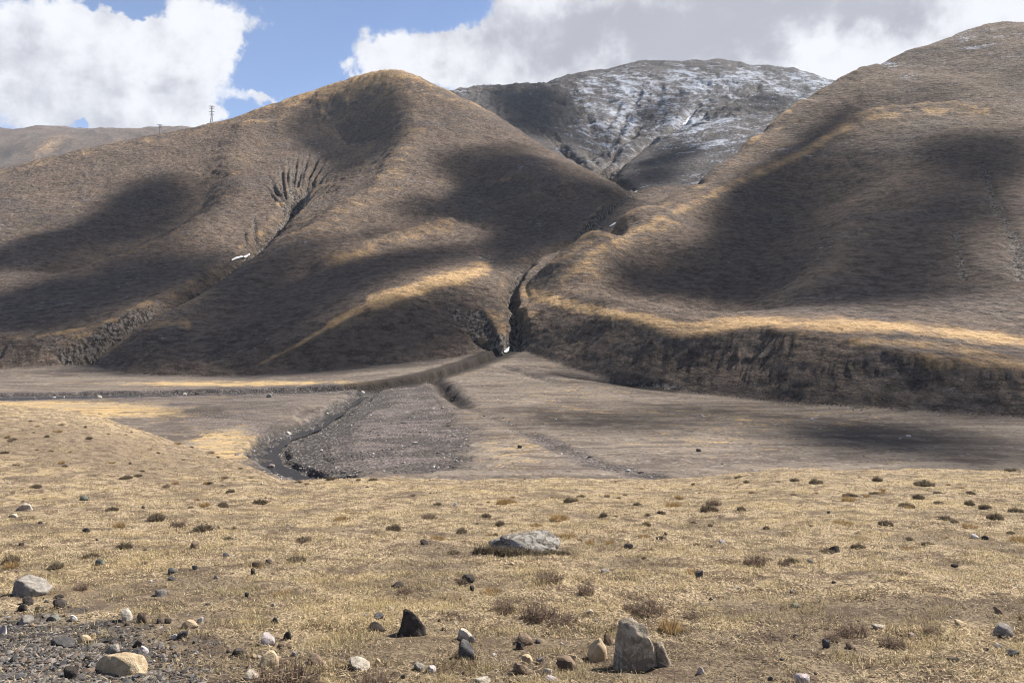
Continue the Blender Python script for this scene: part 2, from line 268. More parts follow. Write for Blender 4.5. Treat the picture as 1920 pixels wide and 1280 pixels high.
# ------------------------------------------------------------------ material helper
class N:
    def __init__(s, name):
        s.m = bpy.data.materials.new(name); s.m.use_nodes = True; s.t = s.m.node_tree; s.t.nodes.clear()
        s.out = s.t.nodes.new('ShaderNodeOutputMaterial'); s.b = s.t.nodes.new('ShaderNodeBsdfPrincipled'); s.t.links.new(s.b.outputs[0], s.out.inputs[0])
        s.b.inputs['Roughness'].default_value = .95; s.b.inputs['Specular IOR Level'].default_value = .12
    def n(s, ty, **kw):
        nd = s.t.nodes.new(ty)
        for k, v in kw.items(): setattr(nd, k, v)
        return nd
    def put(s, sock, v):
        if isinstance(v, (int, float, tuple)): sock.default_value = v
        else: s.t.links.new(v, sock)
    def math(s, op, a, b=0.0, c=0.0, clamp=False):
        nd = s.n('ShaderNodeMath', operation=op, use_clamp=clamp); s.put(nd.inputs[0], a); s.put(nd.inputs[1], b); s.put(nd.inputs[2], c); return nd.outputs[0]
    def mix(s, f, a, b, mode='MIX'):
        nd = s.n('ShaderNodeMix', data_type='RGBA', blend_type=mode, clamp_factor=True); s.put(nd.inputs[0], f)
        s.put(nd.inputs[6], a+(1,) if isinstance(a, tuple) and len(a) == 3 else a); s.put(nd.inputs[7], b+(1,) if isinstance(b, tuple) and len(b) == 3 else b); return nd.outputs[2]
    def pos(s, sc=(1, 1, 1)):
        g = s.n('ShaderNodeNewGeometry'); mp = s.n('ShaderNodeMapping'); s.t.links.new(g.outputs['Position'], mp.inputs[0]); mp.inputs['Scale'].default_value = sc; return mp.outputs[0]
    def objpos(s, sc=(1, 1, 1)):
        g = s.n('ShaderNodeTexCoord'); mp = s.n('ShaderNodeMapping'); s.t.links.new(g.outputs['Object'], mp.inputs[0]); mp.inputs['Scale'].default_value = sc; return mp.outputs[0]
    def noise(s, vec, scale=1.0, detail=4, rough=.55, dist=0.0):
        nd = s.n('ShaderNodeTexNoise'); s.t.links.new(vec, nd.inputs['Vector']); nd.inputs['Scale'].default_value = scale; nd.inputs['Detail'].default_value = detail
        nd.inputs['Roughness'].default_value = rough; nd.inputs['Distortion'].default_value = dist; return nd.outputs[0]
    def voro(s, vec, scale=1.0, feature='F1', out=0):
        nd = s.n('ShaderNodeTexVoronoi', feature=feature); s.t.links.new(vec, nd.inputs['Vector']); nd.inputs['Scale'].default_value = scale; return nd.outputs[out]
    def ramp(s, f, lo, hi, a=0.0, b=1.0):
        nd = s.n('ShaderNodeMapRange', interpolation_type='SMOOTHSTEP'); s.put(nd.inputs[0], f)
        for i, v in enumerate((lo, hi, a, b)): nd.inputs[i+1].default_value = v
        return nd.outputs[0]
    def attr(s, name):
        a = s.n('ShaderNodeVertexColor', layer_name=name); sp = s.n('ShaderNodeSeparateColor'); s.t.links.new(a.outputs[0], sp.inputs[0]); return sp.outputs[0], sp.outputs[1], sp.outputs[2], a.outputs[1], a.outputs[0]
    def bump(s, h, strength=1.0, dist=1.0, prev=None):
        b = s.n('ShaderNodeBump'); b.inputs['Strength'].default_value = strength; b.inputs['Distance'].default_value = dist; s.put(b.inputs['Height'], h)
        if prev is not None: s.t.links.new(prev, b.inputs['Normal'])
        return b.outputs[0]
    def fin(s, col, nrm=None, rough=None):
        s.put(s.b.inputs['Base Color'], col+(1,) if isinstance(col, tuple) else col)
        if nrm is not None: s.t.links.new(nrm, s.b.inputs['Normal'])
        if rough is not None: s.put(s.b.inputs['Roughness'], rough)
        return s.m

def hill_mat(snowy=False):
    s = N('snowy_grassland' if snowy else 'hill_grassland'); g, r, sn, dk, _ = s.attr('cover'); p = s.pos()
    streak = s.noise(s.pos((.11, .10, .36)), 1.0, 6, .62); fine = s.noise(s.pos((.26, .24, .55)), 1.0, 5, .70); big = s.noise(p, .012, 4, .6); mid = s.noise(p, .05, 5, .65)
    col = s.mix(s.ramp(big, .38, .62), (.058, .055, .060) if snowy else (.122, .096, .084), (.092, .086, .088) if snowy else (.176, .137, .112)); micro = s.noise(p, 1.5, 4, .7)
    col = s.mix(s.ramp(mid, .42, .66, 0, .50), col, (.14, .125, .12) if snowy else (.25, .178, .132))
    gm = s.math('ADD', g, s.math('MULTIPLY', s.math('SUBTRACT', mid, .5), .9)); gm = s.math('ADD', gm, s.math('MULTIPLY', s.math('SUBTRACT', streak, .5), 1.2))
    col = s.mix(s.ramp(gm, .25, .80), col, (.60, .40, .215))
    col = s.mix(s.ramp(streak, .50, .58, 0, .60), col, (.040, .031, .029)); col = s.mix(s.ramp(streak, .47, .40, 0, .40), col, (.15, .148, .155) if snowy else (.27, .215, .176))
    col = s.mix(s.ramp(fine, .53, .62, 0, .60), col, (.16, .156, .16) if snowy else (.280, .218, .168))
    col = s.mix(s.ramp(fine, .47, .36, 0, .52), col, (.040, .032, .030))
    col = s.mix(s.ramp(micro, .5, .62, 0, .45), col, (.16, .152, .155) if snowy else (.27, .21, .155)); col = s.mix(s.ramp(micro, .47, .38, 0, .55), col, (.035, .028, .026))
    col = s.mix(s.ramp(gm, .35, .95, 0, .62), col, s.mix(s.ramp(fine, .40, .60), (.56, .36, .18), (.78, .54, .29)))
    patch = s.noise(s.pos((.008, .008, .016)), 1.0, 7, .68, .6); col = s.mix(s.ramp(patch, .52, .60, 0, .45), col, s.mix(s.ramp(fine, .42, .58), (.055, .050, .052), (.17, .148, .140))); col = s.mix(s.ramp(patch, .44, .38, 0, .35), col, s.mix(s.ramp(fine, .42, .58), (.105, .074, .060), (.11, .10, .105) if snowy else (.26, .19, .15)))
    scar = s.voro(s.pos((.035, .035, .075)), 1.0); sc2 = s.noise(s.pos((.006, .006, .01)), 1.0, 3, .5); col = s.mix(s.math('MULTIPLY', s.ramp(scar, .16, .08, 0, .75), s.ramp(sc2, .50, .58)), col, (.036, .029, .027))
    rk = s.ramp(s.math('ADD', r, s.math('MULTIPLY', s.math('SUBTRACT', fine, .5), .8)), .3, .7)
    col = s.mix(rk, col, s.mix(s.ramp(s.noise(s.pos((.5, .5, .12)), 1.0, 5, .7), .44, .58), (.040, .035, .032), (.29, .255, .23)))
    vein = s.noise(s.pos((.022, .012, .05)), 1.0, 8, .72, .8); sm = s.math('ADD', sn, s.math('MULTIPLY', s.math('SUBTRACT', fine, .5), 1.7)); sm = s.math('ADD', sm, s.math('MULTIPLY', s.math('SUBTRACT', vein, .5), 2.6))
    col = s.mix(s.ramp(sm, .42, .78, 0, .85), col, (.52, .57, .68))
    h = s.math('ADD', s.math('MULTIPLY', streak, 1.4), s.math('MULTIPLY', fine, .8))
    return s.fin(col, s.bump(h, 1.0, 6.0))
def floor_mat():
    s = N('valley_ground'); g, r, bed, bar, _ = s.attr('cover'); p = s.pos()
    big = s.noise(s.pos((.02, .045, .02)), 1.0, 5, .6); mid = s.noise(s.pos((.12, .22, .2)), 1, 5, .65); fine = s.noise(p, 1.4, 5, .7); peb = s.voro(p, 1.3); pc = s.voro(p, 1.3, out=1)
    col = s.mix(s.ramp(big, .38, .62), (.112, .094, .086), (.172, .146, .126))
    col = s.mix(s.ramp(mid, .45, .62, 0, .5), col, (.10, .078, .062))
    gm = s.math('ADD', g, s.math('MULTIPLY', s.math('SUBTRACT', mid, .5), 2.2)); gm = s.math('ADD', gm, s.math('MULTIPLY', s.math('SUBTRACT', fine, .5), 1.6)); col = s.mix(s.ramp(gm, .28, .75, 0, .95), col, (.47, .335, .165))
    col = s.mix(s.ramp(fine, .5, .68, 0, .5), col, (.30, .235, .16))
    col = s.mix(s.ramp(fine, .48, .37, 0, .65), col, (.055, .045, .038))
    old = s.noise(s.pos((.028, .10, .05)), 1.0, 5, .62, 1.6); col = s.mix(s.ramp(old, .54, .60, 0, .75), col, (.085, .068, .060)); col = s.mix(s.ramp(old, .46, .43, 0, .55), col, (.225, .188, .152))
    sp = s.voro(p, .9, out=1); col = s.mix(s.ramp(sp, .80, .93, 0, .6), col, (.30, .265, .235)); col = s.mix(s.ramp(sp, .24, .10, 0, .6), col, (.05, .042, .038))
    stone = s.mix(s.ramp(pc, .2, .95), (.066, .057, .055), (.190, .164, .157))
    stone = s.mix(s.ramp(s.noise(s.pos((.06, .10, .1)), 1.0, 4, .6, 1.2), .44, .58), s.mix(.55, stone, (.045, .040, .038)), s.mix(.35, stone, (.17, .14, .13)))
    col = s.mix(bar, col, stone)
    col = s.mix(bed, col, s.mix(s.ramp(pc, .55, .98), (.055, .050, .048), (.17, .155, .148)))
    col = s.mix(s.math('MULTIPLY', r, .95), col, (.034, .028, .025))  # near-black for cut banks, sedge and the shade painted there
    gb = s.math('MULTIPLY', s.math('ADD', bar, bed, clamp=True), 1.0)
    h = s.math('ADD', s.math('MULTIPLY', fine, .35), s.math('MULTIPLY', s.math('MULTIPLY', peb, -.5), gb))
    return s.fin(col, s.bump(s.math('ADD', h, s.math('MULTIPLY', mid, .8)), 1.0, .8))

# ------------------------------------------------------------------ surface cover (what grows where, with some sun and shade painted in)
PX = CX+F*UU; PY = HY-F*Z/YY
def curv(A, k):
    B = A.copy()
    for _ in range(k):
        B[1:-1] = (B[:-2]+B[1:-1]*2+B[2:])/4; B[:, 1:-1] = (B[:, :-2]+B[:, 1:-1]*2+B[:, 2:])/4
    return B
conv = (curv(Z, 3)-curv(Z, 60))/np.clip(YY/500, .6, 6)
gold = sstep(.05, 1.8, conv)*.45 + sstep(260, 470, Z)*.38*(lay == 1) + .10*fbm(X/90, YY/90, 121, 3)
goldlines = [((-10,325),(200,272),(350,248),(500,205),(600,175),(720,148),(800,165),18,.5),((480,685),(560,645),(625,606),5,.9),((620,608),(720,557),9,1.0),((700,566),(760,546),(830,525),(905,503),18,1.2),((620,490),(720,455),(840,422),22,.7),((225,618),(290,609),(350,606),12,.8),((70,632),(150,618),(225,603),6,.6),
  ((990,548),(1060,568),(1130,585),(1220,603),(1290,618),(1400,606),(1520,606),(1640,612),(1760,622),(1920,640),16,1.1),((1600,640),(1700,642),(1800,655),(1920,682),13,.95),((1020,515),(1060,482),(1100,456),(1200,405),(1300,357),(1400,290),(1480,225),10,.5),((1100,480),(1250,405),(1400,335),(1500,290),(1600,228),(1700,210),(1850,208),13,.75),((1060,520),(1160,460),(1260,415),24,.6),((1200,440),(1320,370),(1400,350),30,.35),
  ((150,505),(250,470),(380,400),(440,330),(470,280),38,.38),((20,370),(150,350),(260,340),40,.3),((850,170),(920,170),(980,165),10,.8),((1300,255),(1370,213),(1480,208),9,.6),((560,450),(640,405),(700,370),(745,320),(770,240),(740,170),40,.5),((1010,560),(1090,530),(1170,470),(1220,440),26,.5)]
for gl_ in goldlines:  # crest gold: dry grass plus sunlight painted into its colour
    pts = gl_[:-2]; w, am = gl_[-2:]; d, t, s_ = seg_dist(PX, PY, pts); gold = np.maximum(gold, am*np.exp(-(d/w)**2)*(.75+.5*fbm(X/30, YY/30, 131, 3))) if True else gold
snow = (lay == 3)*(.28+.10*sstep(430, 800, Z)-.16*sstep(880, 1010, Z)) + .35*(lay == 3)*sstep(1500, 1900, YY)*fbm(X/120, YY/190, 141, 5)+(lay == 3)*(.26*blob(1160,235,80,55)+.10*blob(1240,165,110,30)+.12*(lay == 3)*sstep(.1, .35, fbm(X/60, YY/200, 143, 4))+.3*blob(1290,225,40,22)+.16*blob(1400,155,140,25)+.14*blob(1330,270,110,35,-25)-.45*blob(960,200,110,70)-.3*blob(1400,207,90,10)-.3*blob(1230,330,70,60)-.25*blob(1440,190,70,14))
snow += (lay == 2)*(.22*sstep(330, 520, Z)+.30*blob(1690,140,90,22,35)*1.2+.22*blob(1820,80,90,25,20)+.22*blob(1490,290,70,40)-.0) + (lay == 1)*.2*blob(595,310,26,40)*sstep(.2, .8, rock)
snow += (lay == 4)*.08
gold = np.where(lay == 3, gold*.45, gold); gold = np.where(lay == 4, .55*blob(90,275,60,20,-25)+.3*blob(210,262,60,12), gold); rock_and_shade = np.clip(rock, 0, 1)+.30*(lay == 4)*sstep(-.2, .2, fbm(X/500, YY/500, 151, 3))+.42*(lay == 3)*sstep(-.1, .25, fbm(X/150, YY/260, 153, 4))+.16*(lay == 2)*sstep(250, 420, Z)  # far ridge darkened with rock colour in place of cloud shade
fg = (1.3*blob(120,765,260,14,2)+1.2*blob(430,835,70,30,0)+.5*blob(400,745,60,6)+1.1*blob(470,719,240,5,0)+.7*blob(760,712,120,5,-6)+.18*blob(1330,830,130,10)+.2*blob(1200,775,260,14)+.25*blob(1050,740,120,30)+.45*blob(960,850,90,40)+.3*blob(1500,800,300,50)-.4*blob(1650,825,170,25))
isf = lay == 0
cover = np.stack([np.where(isf, np.clip(fg, 0, 1), np.clip(gold, 0, 1)), np.clip(rock_and_shade, 0, 1), np.where(isf, np.clip(bedf, 0, 1), np.clip(snow, 0, 1)), np.where(isf, barf, 0)], -1)
def sheet(name, sel, mat, label):
    # faces of the common landform that belong to one landform body
    q = lay[:-1, :-1]; f = np.argwhere(sel(q)); i, j = f[:, 0], f[:, 1]; a = i*nc+j
    faces = np.stack([a, a+1, a+nc+1, a+nc], -1); used, inv = np.unique(faces, return_inverse=True)
    V = np.stack([X.ravel()[used], YY.ravel()[used], Z.ravel()[used]], -1); o = mesh_np(name, V, inv.reshape(faces.shape), mat, True, {'cover': cover.reshape(-1, 4)[used]})
    gy = np.gradient(Z, axis=0); return tag(o, label, None, None, 'structure')
hm = hill_mat(); hm2 = hill_mat(True); fm = floor_mat()
sheet('valley_floor', lambda q: q == 0, fm, 'broad gravel and dry grass valley floor below the hills')
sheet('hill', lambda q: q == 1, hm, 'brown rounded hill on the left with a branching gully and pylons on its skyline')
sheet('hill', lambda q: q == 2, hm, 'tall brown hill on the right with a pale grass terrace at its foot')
sheet('mountain', lambda q: q == 3, hm2, 'snow dusted mountain at the head of the valley')
sheet('distant_ridge', lambda q: q == 4, hm, 'low grey ridge far behind the left hill')

# ------------------------------------------------------------------ foreground meadow
def meadow_h(x, y):
    u = x/np.maximum(y, 1.0); px = CX+F*u
    z = -1.35-.165*y + .35*sstep(1250, 1500, px)*sstep(8, 28, y)
    hump = 1-sstep(-200, 520, px); edge = 28+34*(1-sstep(250, 520, px))
    tgt = np.interp(px, [-900,-300, 0, 100, 200, 300, 400, 490, 600], [730,745, 766, 773, 790, 820, 853, 884, 930])
    ze = (HY-tgt)/F*edge; zl = -1.35-.165*edge
    z = z + np.maximum(ze-zl, 0)*sstep(16, 1, np.abs(edge-y)*16/np.maximum(edge-13, 1))*(px < 600)*(y < edge) + np.maximum(ze-zl, 0)*(px < 600)*(y >= edge)
    over = np.maximum(y-edge, 0); z = z - over*over/(2*4.0)*(over < 4) - np.where(over >= 4, 2+(over-4)*.9, 0)
    z = z + .13*fbm(x/1.3, y/1.0, 205, 3)*sstep(14, 32, y)
    z = z + .10*fbm(x/3.2, y/3.2, 201, 3)*sstep(2, 8, y) + .055*fbm(x/.6, y/.5, 211, 3) + .012*gnoise(x/.12, y/.12, 215)
    return np.maximum(z, -33)
Um = np.linspace(-1.3, 1.3, 1300); Ym = np.concatenate([np.exp(np.linspace(math.log(2.2), math.log(62), 900)), np.linspace(62.5, 110, 60)])
UM, YM = np.meshgrid(Um, Ym); XM = UM*YM; ZM = meadow_h(XM, YM)
nm, ncm = XM.shape; a = (np.arange(nm-1)[:, None]*ncm+np.arange(ncm-1)[None]).ravel(); fm_ = np.stack([a, a+1, a+ncm+1, a+ncm], -1)
gravelm = lambda x, y, zz: np.clip(1.2*blob(60,1235,330,95,3, CX+F*x/y, HY-F*zz/y)+.35*fbm(x/.8, y/.8, 221, 3), 0, 1)
soilm = lambda x, y, zz: np.clip(sstep(-.05, .40, fbm(x/1.8, y/1.1, 231, 4)+.05)*.9 + .9*blob(150,840,360,52,8, CX+F*x/y, HY-F*zz/y) + .8*blob(1720,1143,230,14,2, CX+F*x/y, HY-F*zz/y)+.75*blob(350,1115,330,30,0, CX+F*x/y, HY-F*zz/y)+.85*blob(1000,1240,950,75,0, CX+F*x/y, HY-F*zz/y), 0, 1)
cm = np.stack([gravelm(XM, YM, ZM), soilm(XM, YM, ZM), np.zeros_like(XM), np.ones_like(XM)], -1).reshape(-1, 4)
def meadow_mat():
    s = N('meadow_turf'); gr, so, _, _, _ = s.attr('cover'); p = s.pos(); fine = s.noise(p, 38, 6, .75); mid = s.noise(p, 3.2, 5, .65); big = s.noise(p, .5, 4, .6)
    col = s.mix(s.ramp(fine, .40, .60), (.12, .09, .062), (.60, .48, .32))
    col = s.mix(s.ramp(mid, .46, .58, 0, .85), col, (.130, .092, .066))
    col = s.mix(s.ramp(big, .52, .66, 0, .35), col, (.50, .38, .19))
    so2 = s.ramp(s.math('ADD', so, s.math('MULTIPLY', s.math('SUBTRACT', fine, .5), .9)), .3, .9, 0, .6); col = s.mix(so2, col, (.14, .107, .082))
    vc = s.voro(p, 34, out=1); g2 = s.ramp(s.math('ADD', gr, s.math('MULTIPLY', s.math('SUBTRACT', mid, .5), 1.4)), .35, .75)
    col = s.mix(g2, col, s.mix(s.ramp(vc, .3, .95), (.06, .054, .052), (.19, .175, .165)))
    vd = s.voro(p, 34); h = s.math('ADD', s.math('MULTIPLY', fine, .06), s.math('MULTIPLY', mid, .07)); h = s.math('ADD', h, s.math('MULTIPLY', s.math('MULTIPLY', vd, -.5), s.math('MULTIPLY', g2, .06)))
    return s.fin(col, s.bump(h, .9, 1.0))
tag(mesh_np('meadow', np.stack([XM, YM, ZM], -1).reshape(-1, 3), fm_, meadow_mat(), True, {'cover': cm}), 'dry straw coloured meadow in the foreground', None, None, 'structure')
# ground between and under everything, out to the horizon
gv = np.array([[-7000, -900, -40], [7000, -900, -40], [7000, 6800, -40], [-7000, 6800, -40]], float)
tag(mesh_np('ground', gv, np.array([[0, 1, 2, 3]]), fm, False, {'cover': np.tile([.2, .1, 0, 0], (4, 1))}), None, None, None, 'structure')

def mhit(px, py):
    u = (px-CX)/F; ys = np.exp(np.linspace(math.log(2.3), math.log(61), 900)); z = meadow_h(u*ys, ys); s = z-(HY-py)/F*ys
    i = int(np.argmax(s > 0)) if (s > 0).any() else len(ys)-1
    i = max(i, 1); t = s[i-1]/(s[i-1]-s[i]+1e-9); d = ys[i-1]+(ys[i]-ys[i-1])*min(max(t, 0), 1)
    return u*d, d, float(meadow_h(np.array([u*d]), np.array([d]))[0])

# ------------------------------------------------------------------ light, sky, camera
AZ, EL = math.radians(58), math.radians(45)
S = Vector((math.sin(AZ)*math.cos(EL), math.cos(AZ)*math.cos(EL), math.sin(EL)))
ld = bpy.data.lights.new('sun', 'SUN'); ld.energy = 5.0; ld.angle = math.radians(.53); ld.color = (1, .93, .83)
lo = bpy.data.objects.new('sun', ld); C.objects.link(lo); lo.rotation_euler = (-S).to_track_quat('-Z', 'Y').to_euler(); lo.location = (0, 0, 50)

def build_world():
    w = bpy.data.worlds.new('World'); bpy.context.scene.world = w; w.use_nodes = True; t = w.node_tree; t.nodes.clear()
    s = N.__new__(N); s.t = t
    out = s.n('ShaderNodeOutputWorld'); bg = s.n('ShaderNodeBackground'); bg.inputs[1].default_value = .1; t.links.new(bg.outputs[0], out.inputs[0])
    sky = s.n('ShaderNodeTexSky', sky_type='NISHITA'); sky.sun_disc = False; sky.sun_elevation = EL; sky.sun_rotation = AZ; sky.altitude = 4000; sky.air_density = 1.0; sky.dust_density = .4
    tc = s.n('ShaderNodeTexCoord'); sp = s.n('ShaderNodeSeparateXYZ'); t.links.new(tc.outputs['Generated'], sp.inputs[0]); x, y, z = sp.outputs
    az = s.math('ARCTAN2', x, y); el = s.math('ARCSINE', z)
    d3 = tc.outputs['Generated']
    warp = s.n('ShaderNodeTexNoise'); t.links.new(d3, warp.inputs['Vector']); warp.inputs['Scale'].default_value = 9; warp.inputs['Detail'].default_value = 7; warp.inputs['Roughness'].default_value = .62
    ws = s.n('ShaderNodeSeparateColor'); t.links.new(warp.outputs[1], ws.inputs[0])
    azw = s.math('ADD', az, s.math('MULTIPLY', s.math('SUBTRACT', ws.outputs[0], .5), .16)); elw = s.math('ADD', el, s.math('MULTIPLY', s.math('SUBTRACT', ws.outputs[1], .5), .12))
    def g(px, py, rx, ry, wt, a=azw, e=elw):
        a0 = math.atan((px-CX)/F); c = math.cos(a0); e0 = math.atan((HY-py)/F*c); sa = rx/F*c*c; se = ry/F*c
        u = s.math('DIVIDE', s.math('SUBTRACT', a, a0), sa); v = s.math('DIVIDE', s.math('SUBTRACT', e, e0), se)
        r = s.math('ADD', s.math('MULTIPLY', u, u), s.math('MULTIPLY', v, v)); return s.math('MULTIPLY', s.math('EXPONENT', s.math('MULTIPLY', r, -1.0)), wt)
    def total(l, base=0.0, **k):
        o = base
        for q in l: o = s.math('ADD', g(*q, **k), o)
        return o
    n1 = s.noise(d3, 7, 10, .64, .25); n2 = s.noise(d3, 22, 7, .68)
    off = s.n('ShaderNodeVectorMath', operation='ADD'); t.links.new(d3, off.inputs[0]); off.inputs[1].default_value = (.022, 0, .016); n1b = s.noise(off.outputs[0], 7, 10, .60, .25); n4 = s.noise(d3, 16, 8, .62); n4b = s.noise(off.outputs[0], 16, 8, .62)
    relief = s.math('ADD', s.math('MULTIPLY', s.math('SUBTRACT', n1b, n1), 1.7), s.math('MULTIPLY', s.math('SUBTRACT', n4b, n4), 1.1))
    cov = total([(120,130,260,150,1.15),(330,110,95,80,.75),(420,20,120,55,.6),(270,215,90,40,.5),(160,222,26,22,-.9),(230,5,130,28,-.45),(760,120,110,60,.95),(900,95,110,75,.9),(670,160,50,28,.5),(1150,80,180,110,1.2),(1500,60,320,140,1.2),(1880,60,260,160,1.1),(1000,150,180,60,.6),
                 (492,176,50,17,.95),(385,226,50,17,.95),(430,215,40,10,.5),(760,5,180,38,-.55),(1690,72,42,14,-.5),(560,110,80,120,-.7),(190,4,100,22,-.8),(480,120,40,60,-.4),(450,60,80,40,.35),(1000,5,50,22,.55)], .0)
    gen = s.math('MULTIPLY', s.ramp(el, .42, .75), .30)      # broken cloud overhead
    gen = s.math('ADD', gen, s.math('MULTIPLY', s.ramp(s.math('ABSOLUTE', az), .8, 1.1), .25))
    f = s.math('ADD', s.math('ADD', cov, gen), s.math('MULTIPLY', s.math('SUBTRACT', n1, .5), 1.35)); f = s.math('ADD', f, s.math('MULTIPLY', s.math('SUBTRACT', n2, .5), 1.1))
    alpha = s.ramp(f, .27, .64)
    grey = total([(1300,40,330,85,.80),(1120,70,130,60,.35),(1650,30,160,40,.25),(830,150,120,18,.30),(120,180,260,80,.34),(60,90,100,120,.15),(760,150,90,30,-.1),(1620,110,200,40,-.35)], .10, a=azw, e=elw)
    n3 = s.noise(d3, 11, 6, .55); grey = s.math('ADD', grey, s.math('MULTIPLY', s.math('SUBTRACT', n3, .5), 1.6)); grey = s.math('ADD', grey, relief); grey = s.math('ADD', grey, .10); grey = s.ramp(grey, 0, 1)
    cl = s.mix(grey, (4.35, 4.4, 4.62), (2.35, 2.4, 2.7))
    cl = s.mix(s.ramp(el, .46, .8), cl, (.55, .55, .66))        # unseen cloud and sky overhead, darkened to cut the ambient light
    skc = s.mix(1.0, sky.outputs[0], (1.02, .94, .92), 'MULTIPLY'); skc = s.mix(s.ramp(el, .42, .9, 0, .45), skc, (.02, .03, .06))
    t.links.new(s.mix(alpha, skc, cl), bg.inputs[0])
build_world()

cd = bpy.data.cameras.new('camera'); cd.sensor_width = 36; cd.lens = 36*F/1920; cd.shift_y = -40/1920; cd.clip_end = 20000; cd.clip_start = .1
co = bpy.data.objects.new('camera', cd); C.objects.link(co); co.rotation_euler = (math.radians(90), 0, 0); bpy.context.scene.camera = co
bpy.context.scene.cycles.filter_width = 1.1
vs = bpy.context.scene.view_settings; vs.view_transform = 'Standard'; vs.look = 'None'; vs.gamma = 1; vs.use_curve_mapping = False; vs.exposure = 1.15


# ------------------------------------------------------------------ unseen cloud above the hills, added and shaped to lay shade on the slopes
def cloud_deck():
    zc = 1560.0; cell = 9.0; gx = np.arange(250, 3500, cell); gy = np.arange(900, 3900, cell); GX, GY = np.meshgrid(gx, gy); s = np.array(S)
    hx = GX.copy(); hy = GY.copy(); done = np.zeros(GX.shape, bool); Hh = np.full(GX.shape, -30.0)
    for h in np.arange(1150, -31, -7.0):       # follow the sunbeam down from each cloud cell to the ground it shades
        k = (zc-h)/s[2]; x = GX-s[0]*k; y = GY-s[1]*k; ok = (y > 125) & (np.abs(x) < y*1.0); z = np.where(ok, zat(x, np.clip(y, 125, 6000)), -99); q = ok & (z >= h) & ~done
        hx[q] = x[q]; hy[q] = y[q]; Hh[q] = h; done |= q
    k = (zc+30)/s[2]; hx = np.where(done, hx, GX-s[0]*k); hy = np.where(done, hy, np.maximum(GY-s[1]*k, 60)); px = CX+F*hx/hy; py = HY-F*Hh/hy
    n1 = fbm(GX/260, GY/260, 301, 4); n2 = fbm(GX/260+9, GY/260+5, 311, 4); px = px+34*n1*(py < 760); py = py+20*n2*(py < 760)
    B = SHADE; m = np.zeros(GX.shape)
    for cx, cy, rx, ry, an, wt in B: m = m+wt*blob(cx, cy, rx, ry, an, px, py, 2.6)
    m = m+(.42*fbm(GX/75, GY/75, 321, 4)+.25*fbm(GX/28, GY/28, 325, 3))*sstep(.08, .5, m)*sstep(2.2, .9, m); m = np.clip(m, 0, 1.3)
    m[(hy < 118)] = 0; m[(~done) & (hy < 130)] = 0
    T = 19*sstep(.22, 1.25, m)**1.15; T = T*(1+.35*fbm(GX/70, GY/70, 331, 4)); 
    T[zc/GY < .455] = 0; T = curv(T, 3); nr_, nc_ = GX.shape; T[0] = T[-1] = 0; T[:, 0] = T[:, -1] = 0; on = T > .3; T = np.where(on, T, 0)
    q = on[:-1, :-1] | on[1:, :-1] | on[:-1, 1:] | on[1:, 1:]; f = np.argwhere(q); a = f[:, 0]*nc_+f[:, 1]; top = np.stack([a, a+1, a+nc_+1, a+nc_], -1)
    b0 = 16*fbm(GX/500, GY/500, 341, 3); VT = np.stack([GX, GY, zc+b0+T], -1).reshape(-1, 3); VB = np.stack([GX, GY, zc+b0-.02*T], -1).reshape(-1, 3)
    keep = T.ravel() > 0; idb = np.where(keep, np.arange(len(VT))+len(VT), np.arange(len(VT)))     # rim vertices are shared: a closed body
    faces = np.concatenate([top, idb[top][:, ::-1]]); used, inv = np.unique(faces, return_inverse=True); V = np.concatenate([VT, VB])[used]
    s_ = N('cloud_vapour'); s_.t.nodes.remove(s_.b); v = s_.n('ShaderNodeVolumeScatter'); v.inputs['Color'].default_value = (.93, .94, .96, 1); v.inputs['Density'].default_value = .15; v.inputs['Anisotropy'].default_value = .3
    s_.t.links.new(v.outputs[0], s_.out.inputs['Volume'])
    return tag(mesh_np('shade_clouds', V, inv.reshape(faces.shape), s_.m, True), 'unseen broken cloud overhead, shaped to shade the slopes', None, None, 'stuff')
